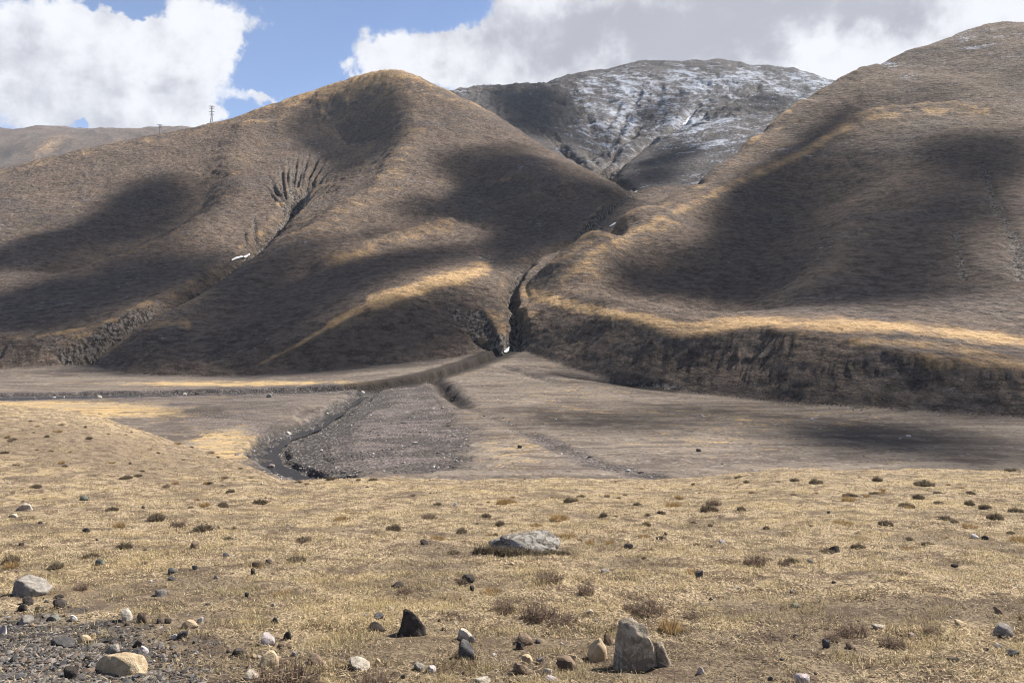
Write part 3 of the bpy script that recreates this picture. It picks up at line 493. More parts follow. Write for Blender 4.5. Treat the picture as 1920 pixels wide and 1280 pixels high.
SHADE = [(650,250,90,66,10,1.5),(600,350,60,34,-30,.5),(290,395,112,58,-8,1.4),(110,470,150,38,-12,1.2),(190,545,240,48,-14,1.25),(470,520,90,34,-30,.9),(80,610,120,20,-4,1.0),(60,655,120,16,-6,.7),(60,420,80,24,-10,.4),(700,440,90,14,-14,.5),(560,480,60,20,-30,.7),(330,520,80,30,-20,.6),(540,545,240,40,-16,.95),(760,490,120,26,-12,.5),(380,655,230,34,-4,1.3),(770,628,150,46,0,1.9),(860,590,50,40,40,1.0),(640,655,90,30,-20,1.3),(770,497,110,13,-14,1.0),(600,575,120,16,-24,1.0),(610,670,120,26,0,.8),(560,570,130,24,-28,.5),
 (960,335,115,52,10,1.5),(880,395,150,34,0,.9),(1040,425,125,40,0,1.4),(1000,205,95,50,20,1.1),(1130,270,50,30,40,.6),(1120,360,60,36,30,.6),(830,300,40,30,0,.3),(965,480,60,40,0,1.1),(1120,400,60,26,-30,.6),(560,440,60,22,-25,.4),
 (1450,425,88,92,0,1.7),(1365,510,120,44,-10,1.4),(1235,522,95,28,-5,1.0),(1505,325,62,48,-35,1.0),(1300,440,50,30,-30,.5),(1700,490,170,60,0,.9),(1730,375,230,80,0,.72),(1620,300,60,50,0,.3),(1840,290,140,42,8,1.1),(1850,400,110,40,0,.45),(1740,182,75,24,10,.55),(1880,160,50,40,10,.45),(1565,235,75,26,-35,.9),(1760,545,250,22,0,.4),(1400,548,160,20,0,.6),(1650,555,220,20,0,.6),(250,660,90,34,-10,1.1),
 (1250,655,170,42,8,1.6),(1110,625,80,32,20,1.2),(1600,700,330,46,4,1.4),(1900,745,160,36,6,1.1),(1450,690,120,40,0,.4),(1690,820,180,30,2,1.5),(1150,792,190,15,0,.75),(1320,768,260,14,3,.7),(1880,862,90,16,0,1.1),(1000,725,90,10,0,.5),(1240,715,90,14,8,.6),
 (60,350,60,20,0,.25),(100,250,80,12,0,.8),(270,246,90,9,0,.8),(1250,310,90,34,-30,.9),(1230,215,70,22,-30,.8),(1440,190,80,16,0,.6),(1330,160,60,12,0,.4),(780,600,60,26,0,.3)]
cloud_deck()
hz = bpy.data.meshes.new('haze'); hx = [(x, y, z) for z in (-41.5, 1420) for x, y in ((-7200, -1100), (7200, -1100), (7200, 6950), (-7200, 6950))]
hz.from_pydata(hx, [], [(3, 2, 1, 0), (4, 5, 6, 7), (0, 1, 5, 4), (1, 2, 6, 5), (2, 3, 7, 6), (3, 0, 4, 7)]); ho = bpy.data.objects.new('haze', hz); C.objects.link(ho); hn = N('haze_air'); hn.t.nodes.remove(hn.b)
hv = hn.n('ShaderNodeVolumePrincipled'); hv.inputs['Color'].default_value = (.72, .84, 1, 1); hv.inputs['Density'].default_value = 3.0e-5; hn.t.links.new(hv.outputs[0], hn.out.inputs['Volume']); hz.materials.append(hn.m); tag(ho, 'thin bluish air between the camera and the far mountain', None, None, 'stuff')


# ------------------------------------------------------------------ stones
def stone_mat(name, a, b, lich=None, scale=18):
    s = N(name); p = s.pos(); n1 = s.noise(p, scale, 6, .7); n2 = s.noise(p, scale*.25, 4, .6); n3 = s.noise(p, scale*5, 3, .7)
    col = s.mix(s.ramp(n1, .38, .62), a, b); col = s.mix(s.ramp(n2, .52, .66, 0, .5), col, tuple(v*.62 for v in a))
    col = s.mix(s.ramp(n3, .55, .7, 0, .4), col, tuple(v*.45 for v in a))
    if lich: col = s.mix(s.ramp(s.noise(p, scale*.8, 5, .75, .4), .47, .53, 0, .85), col, lich)
    return s.fin(col, s.bump(s.math('ADD', s.math('MULTIPLY', n1, .5), s.math('MULTIPLY', n3, .25)), .9, .03))
MT = dict(pale=stone_mat('pale_stone', (.27,.24,.20), (.50,.455,.385)), tan=stone_mat('tan_stone', (.34,.26,.17), (.47,.38,.26)), white=stone_mat('white_stone', (.42,.40,.385), (.66,.64,.62)), dark=stone_mat('dark_stone', (.035,.030,.028), (.075,.064,.058)),
  slate=stone_mat('slate_stone', (.062,.060,.060), (.125,.120,.118)), brown=stone_mat('brown_stone', (.12,.088,.066), (.22,.165,.12)), grey=stone_mat('grey_stone', (.17,.155,.14), (.28,.26,.235)), pink=stone_mat('pinkish_stone', (.33,.285,.28), (.55,.495,.49)), green=stone_mat('greenish_stone', (.11,.115,.098), (.185,.19,.165)),
  lichen=stone_mat('lichened_stone', (.085,.072,.062), (.16,.147,.13), (.285,.275,.255), 9), boulder=stone_mat('boulder_stone', (.21,.175,.135), (.40,.345,.27), (.135,.115,.095), 14))
_ico = {}
def ico(n):
    if n not in _ico:
        import bmesh
        bm = bmesh.new(); bmesh.ops.create_icosphere(bm, subdivisions=n, radius=1); bm.verts.ensure_lookup_table()
        _ico[n] = (np.array([v.co[:] for v in bm.verts]), np.array([[v.index for v in f.verts] for f in bm.faces])); bm.free()
    return _ico[n]
def stone_v(seed, ang=.7, n=3, taper=0.0, planes=11, rough=.05, lean=0.0, cut=None):
    """unit stone: 1 wide, 1 deep, 1 tall above the ground, foot sunk to -0.3"""
    r_ = np.random.default_rng(seed); V, Fc = ico(n); d = V/np.linalg.norm(V, axis=1, keepdims=True)
    Pn = r_.normal(size=(planes, 3)); Pn /= np.linalg.norm(Pn, axis=1, keepdims=True); dist = r_.uniform(.55, .92, planes)
    if cut is not None:
        Pn = np.concatenate([Pn, np.array([c[:3] for c in cut], float)]); Pn /= np.linalg.norm(Pn, axis=1, keepdims=True); dist = np.concatenate([dist, [c[3] for c in cut]])
    q = d@Pn.T; rr = np.where(q > .05, dist[None]/np.maximum(q, .05), 9); k = 45.0; flat = -np.log(np.exp(-k*np.minimum(rr, 1.6)).sum(1)+np.exp(-k*1.15))/k
    r = (1-ang)*1.0 + ang*flat; o = r_.uniform(0, 50)
    def n3(f): return (gnoise(d[:, 0]*f+o, d[:, 1]*f-o)+gnoise(d[:, 1]*f+2*o, d[:, 2]*f)+gnoise(d[:, 2]*f-o, d[:, 0]*f+o))/3
    r = r*(1+rough*2.2*n3(1.7)+rough*1.2*n3(4)+rough*.6*n3(9)); P_ = d*r[:, None]
    zz_ = P_[:, 2]; P_[:, 2] = np.where(zz_ > 0, zz_/zz_.max(), zz_/-zz_.min()*.3); t = np.clip(P_[:, 2], -.1, 1)
    tc_ = np.clip(t, 0, .995); P_[:, :2] *= np.minimum((1-tc_**3.2)**(1/3.2)/np.sqrt(1-tc_**2+1e-4), 1.7)[:, None]; P_[:, :2] *= (1-taper*t)[:, None]; P_[:, 0] += lean*t; P_[:, 0] = (P_[:, 0]-P_[:, 0].min())/np.ptp(P_[:, 0])-.5; P_[:, 1] = (P_[:, 1]-P_[:, 1].min())/np.ptp(P_[:, 1])-.5
    return P_, Fc
SHAPES = [stone_v(400+i, [1.0, .95, .8, .55, 1.0, .9][i % 6], 3, [.0, .12, .1, .0, .2, .05][i % 6]) for i in range(12)]
def stone(px, py, w, h, mat, label, shape=None, V=None, group=None, name='stone', depth=1.0, rot=None, n=None, yoff=0):
    x, y, z = mhit(px, py); sc = y/F
    if V is None:
        k = shape if shape is not None else random.randrange(12); V, Fc = SHAPES[k]
    else: V, Fc = V
    me = mesh_np(name, V, Fc, MT[mat], True); me.location = (x, y+w*sc*.3*depth, z); me.scale = (w*sc, w*sc*depth*.85, h*sc*1.02)
    me.rotation_euler = (0, 0, rot if rot is not None else random.uniform(-.5, .5)); me.data.set_sharp_from_angle(angle=math.radians(38)) if hasattr(me.data, 'set_sharp_from_angle') else None
    return tag(me, label, 'boulder' if name == 'boulder' else 'stone', group)
# the large ones
stone(1194,1258,92,92,'boulder','tall pointed tan boulder standing bottom right of centre', V=stone_v(27,.5,5,.26,10,.07,.0), name='boulder', depth=.9, rot=.1)
stone(1240,1249,50,44,'boulder','lower tan block leaning on the right side of the pointed boulder', V=stone_v(12,.7,5,.30,12,.05,-.25), name='boulder', depth=.9, rot=.0)
stone(1121,1238,37,38,'tan','rounded yellowish stone left of the pointed boulder', V=stone_v(13,.6,4,.12,12,.05))
stone(1143,1209,23,19,'brown','dark brown chunk behind the rounded yellowish stone', V=stone_v(14,.9,4,.1))
stone(770,1190,58,45,'dark','black wedge shaped rock with a steep left side and sloping right side', V=stone_v(15,.95,5,.30,8,.06,-.08), name='boulder', rot=0)
stone(985,1038,142,30,'lichen','wide low grey boulder crusted with lichen in the middle of the meadow', V=stone_v(16,.75,5,.12,12,.09,.1), name='boulder', depth=.7, rot=0)
stone(42,1118,72,29,'grey','broad pale grey boulder half buried near the left edge', V=stone_v(17,.8,5,.2,10,.06,.2), name='boulder', rot=0)
stone(218,1262,108,30,'tan','long flat tan slab lying in the gravel bottom left', V=stone_v(18,.5,5,.3,9,.05), name='boulder', depth=.55, rot=-.25)
stone(1888,1192,36,18,'grey','rounded grey brown stone at the right edge', V=stone_v(19,.4,4,.2))
LST = [(40,957,28,12,'pale','pale oval stone lying alone in the far left grass'),(22,970,18,6,'pale','small pale flat stone just below the pale oval one'),(156,938,16,9,'green','grey green stone in the grass right of the pale oval stone'),(160,999,15,8,'dark','black lump beside a tiny pale stone on the far left grass'),
(37,1024,10,6,'dark','small dark stone above the grey scrub at left edge'),(185,1059,17,10,'green','greenish lump above the broad grey boulder on the left'),(361,1029,18,13,'brown','brown stone with a pale flake behind it left of centre'),(422,1044,14,7,'slate','small slate stone right of the brown stone with a flake'),
(478,1063,14,8,'dark','flat dark stone above the upright black splinter'),(474,1077,9,12,'dark','upright black splinter of stone in the grass'),(503,1055,12,6,'dark','little dark stone at the right of the black splinter'),(322,1075,18,9,'slate','upper grey slab of a stacked pair left of centre'),(321,1087,17,5,'slate','lower thin slab of a stacked pair left of centre'),(364,1068,12,8,'slate','dull grey stone right of the stacked slabs'),
(298,1118,22,12,'grey','grey split stone on bare soil left of centre'),(48,1134,22,15,'dark','dark peaked rock below the broad grey boulder'),(36,1147,20,12,'dark','dark block left of and below the dark peaked rock'),(108,1141,27,16,'dark','largest dark brown lump right of the dark peaked rock'),(71,1147,17,8,'dark','low dark stone between the dark block and the brown lump'),(107,1122,20,7,'dark','thin dark stone above the brown lump'),
(234,1163,24,19,'pale','round cream stone like an egg, left of a brown wedge'),(264,1168,18,18,'brown','brown wedge stone touching the right of the cream egg'),(352,1178,31,14,'tan','orange tan rounded stone, low and wide, bottom left'),(374,1167,12,10,'white','white knob of stone just right of the orange tan stone'),(298,1169,12,9,'dark','left one of two dark chips left of the orange stone'),(313,1168,12,8,'dark','right one of two dark chips left of the orange stone'),
(462,1120,8,10,'dark','tiny dark upright chip alone in the middle left'),(513,1169,15,12,'slate','dark grey peaked chip left of the black wedge rock'),(155,1204,26,12,'tan','tan cobble with a smaller cobble touching it'),(171,1198,12,10,'tan','smaller of two touching tan cobbles'),(136,1164,14,11,'white','white and pink pebble left of the cream egg stone'),(97,1163,24,9,'green','dark green grey slab left of the white and pink pebble'),
(42,1169,28,10,'grey','pale grey flat stone near the left edge gravel'),(4,1189,14,17,'pink','pinkish cream stone cut by the left edge'),(500,1211,28,20,'pink','lilac white rounded stone above the bottom twigs'),(536,1199,18,13,'dark','dark lump up and right of the lilac white stone'),(526,1214,18,8,'brown','olive brown flat stone right under the dark lump'),(325,1197,12,8,'white','pale chip leaning on a dark pair of stones'),(340,1196,20,12,'slate','dark blue grey stones beside the pale chip'),
(110,1213,42,14,'slate','long slate slab on the bottom left gravel'),(255,1213,18,12,'dark','black stone above the lilac white block'),(268,1226,18,14,'pink','lilac white block above the long tan slab'),(206,1226,28,14,'grey','grey tan stone resting behind the long tan slab'),(128,1273,28,22,'dark','black block near the bottom left corner'),(248,1234,26,13,'slate','dark slate right of the grey tan stone'),(298,1216,14,10,'grey','pale grey stone right of the black stone'),
(447,1229,31,10,'dark','long dark slab left of the lilac white stone'),(497,1252,42,24,'tan','cream rock behind the reddish twigs at the bottom'),(470,1274,26,13,'pale','cream stone at the bottom edge left of the twigs'),(590,1246,28,15,'brown','reddish brown stone right of the bottom twigs'),(608,1249,16,8,'tan','tan chip against the reddish brown stone'),
(872,1200,30,19,'pale','cream rounded stone right of the black wedge rock'),(886,1204,10,11,'grey','little grey chip touching the cream rounded stone'),(874,1236,33,29,'slate','dark grey cube shaped rock below the cream rounded stone'),(985,1209,30,18,'brown','reddish brown stone resting on a darker one'),(975,1217,16,14,'dark','dark stone under the reddish brown stone'),(988,1244,22,13,'tan','smooth tan oval stone over a grey brown slab'),(976,1262,30,17,'brown','grey brown leaning slab below the smooth tan oval'),(1013,1244,15,11,'grey','grey angular chip right of the smooth tan oval'),
(1062,1258,38,20,'brown','broad grey brown stone left of the pointed boulder foot'),(1072,1240,22,12,'tan','small tan stone on the back of the broad grey brown stone'),(1027,1266,18,12,'pale','pale blocky stone by the bottom edge near centre'),(1036,1281,25,10,'pink','lilac white stone cut by the bottom edge'),(671,1254,46,14,'pale','long cream yellow block near the bottom centre left'),(709,1245,12,10,'tan','tan chip right of the long cream yellow block'),(808,1261,18,10,'pink','lilac flat stone in the bottom centre'),(786,1257,22,12,'grey','dull grey slab left of the lilac flat stone'),
(903,1282,34,9,'pale','cream yellow stone cut by the bottom edge'),(925,1230,12,5,'white','thin white pebble right of the dark cube rock'),(707,1160,24,8,'slate','blue grey slab above a darker slab, left of black wedge'),(707,1182,34,10,'dark','dark slab just left of the black wedge rock'),(730,1144,9,7,'pale','cream pebble above the black wedge rock'),(877,1091,26,10,'dark','black crumbly dung heap in the middle of the meadow'),(884,1107,10,8,'dark','dark stone under the black dung heap'),(743,1101,26,6,'dark','flat dark slab left of the dung heap'),
(1180,1029,17,9,'dark','black lump right of the lichen crusted boulder'),(1135,1074,16,6,'grey','flat stone below the lichen crusted boulder'),(1106,1149,16,5,'pale','thin cream slab above the twiggy scrub'),(1120,1166,10,5,'pale','small cream pebble under the thin cream slab'),(795,1021,18,8,'dark','dark stone left of the lichen crusted boulder'),(853,948,8,6,'white','tiny bright white stone in the upper meadow'),
(1355,1020,12,8,'pink','pinkish white pebble in the right half of the meadow'),(1521,1057,11,9,'grey','grey stone with a lit side on the right meadow'),(1568,1035,22,11,'dark','glossy black lump on the right meadow'),(1312,1083,16,13,'slate','dark grey stone beside golden tufts right of centre'),(1495,1139,16,6,'green','grey green flat stone on the right'),(1877,1151,20,12,'brown','brown block in the dark soil strip at the right'),(1805,1174,22,9,'tan','pinkish tan flat stone below the dark soil strip'),(1875,1214,12,7,'white','bright white pebble near the right edge'),(1903,1230,26,9,'slate','slate pieces cut by the right edge'),
(1650,1179,22,6,'pale','pale slab under a dark tuft on the right'),(1551,1214,15,15,'slate','dark upright stone below the right hand scrub'),(1597,1216,17,9,'brown','brown stone next to the dark upright one'),(1314,1263,14,13,'pink','small block with a white face, bottom right of boulder'),(1508,1284,28,18,'pink','block with a pinkish lit side at the bottom edge'),(1830,1009,13,7,'white','white stone on the far right meadow'),(1850,1011,13,7,'dark','dark lump next to the white stone on the far right'),(1383,1104,12,4,'pale','pale flat chip right of the dark grey stone'),(1565,1094,9,5,'dark','tiny dark chip on the right meadow'),(1792,1241,24,6,'dark','flat dark patch stone at lower right'),(1793,1063,13,5,'dark','small dark stone on the far right slope'),(1333,1125,8,5,'dark','dark speck stone right of the golden tufts')]
for q in LST: stone(*q)
for i in range(150):      # loose pebbles, most of them towards the road edge
    px = random.choice([random.gauss(200, 170), random.gauss(600, 330), random.uniform(0, 1920)]); py = 1280-abs(random.gauss(0, 75)) if i < 110 else random.uniform(905, 1200)
    if not -20 < px < 1940: continue
    pale = random.random() < .45; w = random.uniform(4, 10)*(.7+.5*(py-900)/380)
    stone(px, py, w, w*random.uniform(.35, .75), random.choice(['pale', 'tan', 'pink', 'grey'] if pale else ['dark', 'slate', 'brown', 'slate']), 'small pale pebble among many strewn over the meadow' if pale else 'small dark pebble among many strewn over the meadow', group='pebbles strewn over the meadow', name='pebble')

def scatter_mesh(name, pts, mats, label, kind='stuff'):
    """many little chips as one body: pts rows x,y,z,size,flat,shade"""
    V0, F0 = ico(1); n = len(pts); k = len(V0); j = rng.uniform(.6, 1.25, (n, k, 1)); V = V0[None]*j; a = rng.uniform(0, 6.28, n); c, s_ = np.cos(a)[:, None], np.sin(a)[:, None]
    sx = rng.uniform(.7, 1.4, (n, 1)); vx = V[..., 0]*sx; vy = V[..., 1]/sx; x = (vx*c-vy*s_)*pts[:, 3:4]+pts[:, 0:1]; y = (vx*s_+vy*c)*pts[:, 3:4]+pts[:, 1:2]; z = V[..., 2]*pts[:, 3:4]*pts[:, 4:5]+pts[:, 2:3]
    Fx = (F0[None]+np.arange(n)[:, None, None]*k).reshape(-1, 3); col = np.repeat(np.stack([pts[:, 5], pts[:, 6], pts[:, 7], np.ones(n)], -1), k, 0)
    return tag(mesh_np(name, np.stack([x, y, z], -1).reshape(-1, 3), Fx, mats, False, {'tint': col}), label, None, None, kind)
def tint_mat(name, rough=.9, nscale=60, trans=0):
    s = N(name); _, _, _, _, c = s.attr('tint'); n1 = s.noise(s.pos(), nscale, 4, .7); return s.fin(s.mix(s.ramp(n1, .35, .65, 0, .45), c, s.mix(1.0, c, (.45, .45, .45), 'MULTIPLY')), None, rough)
chipm = tint_mat('gravel_chips')
def cols(n, pal):
    p = np.array(pal)[rng.integers(0, len(pal), n)]; return p*rng.uniform(.75, 1.2, (n, 1))
# road-edge gravel in the bottom left corner
n = 20000; px = rng.normal(40, 190, n); py = 1300-np.abs(rng.normal(0, 62, n)); ok = (px > -250) & (py > 1120); px, py = px[ok], py[ok]; yy = (1.35)/np.maximum((py-HY)/F-.165, .05); xx = (px-CX)/F*yy; zz = meadow_h(xx, yy)
g_ = gravelm(xx, yy, zz); ok = rng.random(len(xx)) < sstep(.12, .55, g_)+.05; xx, yy, zz = xx[ok], yy[ok], zz[ok]; sz = np.exp(rng.normal(-4.95, .5, len(xx)))
scatter_mesh('gravel', np.column_stack([xx, yy, zz+sz*.1, sz, rng.uniform(.3, .8, len(xx)), cols(len(xx), [(.07,.068,.07), (.11,.105,.105), (.05,.045,.042), (.16,.145,.13), (.22,.20,.185), (.13,.10,.08)])]), chipm, 'dark slaty gravel along the bottom left corner')
# river stones on the bars and in the dry beds
n = 60000; u = rng.uniform(-.75, .75, n); y = np.exp(rng.uniform(math.log(140), math.log(360), n)); x = u*y; w = inside(x, y, bars)*1.0; d1, _, _ = seg_dist(x, y, chan); d2, _, _ = seg_dist(x, y, chan2); d3, _, _ = seg_dist(x, y, chan3); d4, _, _ = seg_dist(x, y, scarp2)
rb = [((px_-CX)/F*d_, d_) for px_, d_ in [(1380,280),(1500,262),(1650,243),(1800,232),(1990,220)]]; d5, _, _ = seg_dist(x, y, rb)
p_ = .33*w+.5*(d1 < 9)+.4*(d2 < 7)+.25*(d3 < 3.5)+.3*(d4 < 6)+.30*(d5 < 3.2)+.006; p_ = p_*(.5+fbm(x/12, y/12, 401, 3)); ok = rng.random(n) < p_; x, y = x[ok], y[ok]; z = zat(x, y); sz = np.exp(rng.normal(-1.75, .45, len(x)))
scatter_mesh('river_stones', np.column_stack([x, y, z+sz*.15, sz, rng.uniform(.4, .8, len(x)), cols(len(x), [(.28,.255,.245), (.20,.18,.175), (.36,.34,.33), (.13,.12,.115), (.24,.20,.19), (.55,.53,.51)])]), chipm, 'pale rounded stones littering the braided river bed')
def valley_stone(px, d, w, mat, label):
    V, Fc = SHAPES[random.randrange(12)]; x = (px-CX)/F*d; z = float(zat(np.array([x]), np.array([d]))[0]); o = mesh_np('stone', V, Fc, MT[mat], True); o.location = (x, d, z); o.scale = (w*d/F,)*2+(w*d/F*.6,); tag(o, label, 'stone')
for q in [(186,300,12,'pale','pale boulder in the far stream on the left'),(345,312,9,'pale','pale boulder on the near bank of the far stream'),(370,316,9,'dark','dark boulder on the grassy far bank of the stream'),(480,306,8,'grey','grey boulder at the far stream below the left hill'),(680,312,9,'white','white boulder at the head of the gravel bar'),(505,292,12,'grey','pale lump on the flat left of the gravel bar'),(830,262,7,'pale','pale stone on the right part of the gravel bar'),(1042,224,5,'white','white fleck of stone on the valley floor in the centre'),(1318,232,6,'white','white stone right of centre on the valley floor'),(1522,226,6,'white','small white stone at the edge of the dark patch of floor'),(1310,170,9,'dark','dark stone at the near edge of the valley floor'),(975,175,9,'dark','dark stone near the dry channel on the valley floor')]: valley_stone(*q)

# ------------------------------------------------------------------ grass
def blades(name, x, y, z, h, w, lean, col, mat, label=None, kind='stuff', parent=None, seg=1):
    n = len(x); a = rng.uniform(0, 6.28, n); dx, dy = np.cos(a)*w/2, np.sin(a)*w/2; b = rng.uniform(0, 6.28, n); lx, ly = np.cos(b)*lean*h, np.sin(b)*lean*h
    hz = h*np.sqrt(np.clip(1-lean**2*.6, .15, 1)); V = np.zeros((n, 3, 3)); V[:, 0] = np.stack([x-dx, y-dy, z-.01], -1); V[:, 1] = np.stack([x+dx, y+dy, z-.01], -1); V[:, 2] = np.stack([x+lx, y+ly, z+hz], -1)
    c = np.concatenate([np.repeat(col, 3, 0), np.ones((3*n, 1))], 1)
    o = mesh_np(name, V.reshape(-1, 3), np.arange(3*n).reshape(n, 3), mat, False, {'tint': c}, parent)
    return tag(o, label, None, None, kind)
s = N('dry_grass'); _, _, _, _, c_ = s.attr('tint'); s.fin(c_, None, .8); tr = s.n('ShaderNodeBsdfTranslucent'); s.put(tr.inputs[0], c_); mx = s.n('ShaderNodeMixShader'); mx.inputs[0].default_value = .35; s.t.links.new(s.b.outputs[0], mx.inputs[1]); s.t.links.new(tr.outputs[0], mx.inputs[2]); s.t.links.new(mx.outputs[0], s.out.inputs[0]); grassm = s.m
n = 620000; u = rng.uniform(-.92, .92, n); y = np.exp(rng.uniform(math.log(2.6), math.log(60), n)); x = u*y; z = meadow_h(x, y)
pA = fbm(x/.45, y/.35, 501, 3); pB = fbm(x/2.6, y/1.6, 511, 3); pC = fbm(x/9, y/6, 521, 2); den = np.clip(.50+2.3*pA+1.1*pB-.45*soilm(x, y, z)-.9*gravelm(x, y, z), .05, 1); keep = rng.random(n) < den
x, y, z, pA, pB, pC = [v[keep] for v in (x, y, z, pA, pB, pC)]; n = len(x); h = (.015+.030*rng.random(n)+.03*np.clip(pA, 0, 1))*(1+.012*y); w = .0035*(1+y*.20)
pal = np.array([(.62,.50,.285), (.76,.64,.40), (.48,.37,.20), (.24,.175,.12), (.36,.335,.185), (.54,.43,.29)]); k = np.clip((rng.normal(0, 1.1, n)+2.0+pB*-3.2+pA*-1.2), 0, 5.99).astype(int); k = np.where((fbm(x/.9, y/.35, 531, 3) > .22) & (rng.random(n) < .7), 3, k); k = np.where(rng.random(n) < .10+.25*np.clip(pC, 0, 1), 4, k)
col = pal[k]*rng.uniform(.70, 1.08, (n, 1))*(1-.30*soilm(x, y, z)[:, None]); blades('grass', x, y, z, h, w, rng.uniform(.2, 1.1, n), col, grassm, 'short dry straw coloured grass covering the meadow')

n = 520000; u = rng.uniform(-.92, .92, n); y = 2.6*(60/2.6)**(rng.random(n)**1.25); x = u*y; z = meadow_h(x, y); gq = gravelm(x, y, z); so_ = soilm(x, y, z); pt = fbm(x/1.3, y/.8, 541, 3)+.8*fbm(x/.35, y/.25, 543, 2); q = rng.random(n) < np.clip(.92-gq*1.1-.55*so_+.8*pt, .06, 1); x, y, z, so_ = x[q], y[q], z[q], so_[q]; n = len(x)
ang = rng.uniform(0, 6.28, n); Ls = rng.uniform(.012, .045, n)*(1+.03*y); wd = .0016*(1+y*.22); cx_, sx_ = np.cos(ang), np.sin(ang); zt = z+.004+rng.random(n)*.012; e1 = rng.uniform(-.25, .45, n)*Ls
Vm = np.stack([np.stack([x-sx_*wd, y+cx_*wd, zt], -1), np.stack([x+sx_*wd, y-cx_*wd, zt], -1), np.stack([x+cx_*Ls, y+sx_*Ls, zt+e1], -1)], 1)
cm_ = np.array([(.80,.68,.46), (.66,.53,.32), (.44,.33,.20), (.17,.125,.09), (.10,.078,.062), (.34,.31,.18)])[rng.choice(6, n, p=[.13,.21,.20,.19,.17,.10])]*rng.uniform(.75, 1.1, (n, 1))*(1-.40*so_[:, None])*np.array([1, .99, 1.02])
tag(mesh_np('dry_straw', Vm.reshape(-1, 3), np.arange(3*n).reshape(n, 3), grassm, False, {'tint': np.concatenate([np.repeat(cm_, 3, 0), np.ones((3*n, 1))], 1)}), 'mat of fallen dry stems between the grass', None, None, 'stuff')
def tuft_mesh(seed, kind):
    """unit tuft about 1 wide and 0.5 to 1 tall"""
    r_ = np.random.default_rng(seed); n = dict(tuft=420, scrub=520, twigs=260)[kind]; V = []; Cc = []
    rad = np.sqrt(r_.random(n))*.42; a = r_.uniform(0, 6.28, n); bx, by = rad*np.cos(a), rad*np.sin(a)
    if kind == 'tuft': out = .25+rad*1.0; hh = r_.uniform(.5, 1, n)*(1-rad); ww = .016
    elif kind == 'scrub': out = r_.uniform(-.2, .55, n); hh = r_.uniform(.35, 1, n)*(1.05-1.6*rad); ww = .022
    else: out = r_.uniform(-.3, .6, n); hh = r_.uniform(.3, 1, n)*(1-rad*.7); ww = .011
    ta = a+r_.normal(0, .7, n); tx, ty = bx+np.cos(ta)*out*hh*.6, by+np.sin(ta)*out*hh*.6; wa = r_.uniform(0, 6.28, n); wx, wy = np.cos(wa)*ww, np.sin(wa)*ww
    lumps = 1+.45*gnoise(bx*5+seed, by*5); hh = hh*lumps
    T = np.stack([np.stack([bx-wx, by-wy, np.full(n, -.03)], -1), np.stack([bx+wx, by+wy, np.full(n, -.03)], -1), np.stack([tx, ty, hh], -1)], 1)
    if kind != 'tuft':      # side sprigs
        k = n*2; i = r_.integers(0, n, k); t = r_.uniform(.3, .95, k)[:, None]; p0 = np.stack([bx, by, np.zeros(n)], -1)[i]*(1-t)+np.stack([tx, ty, hh], -1)[i]*t; d = r_.normal(0, 1, (k, 3)); d[:, 2] = np.abs(d[:, 2])*.8; d /= np.linalg.norm(d, axis=1, keepdims=True); e = r_.normal(0, .011, (k, 3))
        L_s = r_.uniform(.05, .16, (k, 1)); T = np.concatenate([T, np.stack([p0-e, p0+e, p0+d*L_s], 1)])
    pal = dict(tuft=[(.42,.29,.135), (.50,.37,.19), (.30,.20,.10), (.22,.15,.08)], scrub=[(.13,.105,.078), (.19,.155,.11), (.085,.066,.050), (.28,.225,.155)], twigs=[(.17,.125,.10), (.23,.17,.13), (.11,.08,.066), (.32,.25,.18)])[kind]
    c = np.array(pal)[r_.integers(0, len(pal), len(T))]*r_.uniform(.7, 1.2, (len(T), 1)); c = np.concatenate([np.repeat(c, 3, 0), np.ones((3*len(T), 1))], 1)
    o = mesh_np(dict(tuft='grass_tuft', scrub='shrub', twigs='shrub')[kind], T.reshape(-1, 3), np.arange(3*len(T)).reshape(-1, 3), grassm, False, {'tint': c}); me = o.data; bpy.data.objects.remove(o); return me
TM = {k: [tuft_mesh(60+i*7+len(k), k) for i in range(5)] for k in ('tuft', 'scrub', 'twigs')}
def tuft(px, py, w, h, kind, label=None, group=None):
    me = random.choice(TM[kind]); x, y, z = mhit(px, py); sc = y/F; o = bpy.data.objects.new({'tuft': 'grass_tuft'}.get(kind, 'shrub'), me); C.objects.link(o); o.location = (x, y, z-.004); o.scale = (w*sc, w*sc*.8, h*sc*(1.0 if kind == 'scrub' else 1.15)); o.rotation_euler = (0, 0, random.uniform(0, 6.28))
    G = {'tuft': ('golden dry grass tuft among others on the meadow', 'golden grass tufts on the meadow'), 'scrub': ('low dark cushion shrub among others on the meadow', 'dark cushion shrubs on the meadow'), 'twigs': ('thin brown leafless twiggy shrub among others on the meadow', 'twiggy shrubs on the meadow')}[kind]
    tag(o, label or G[0], 'grass tuft' if kind == 'tuft' else 'shrub', group or G[1])
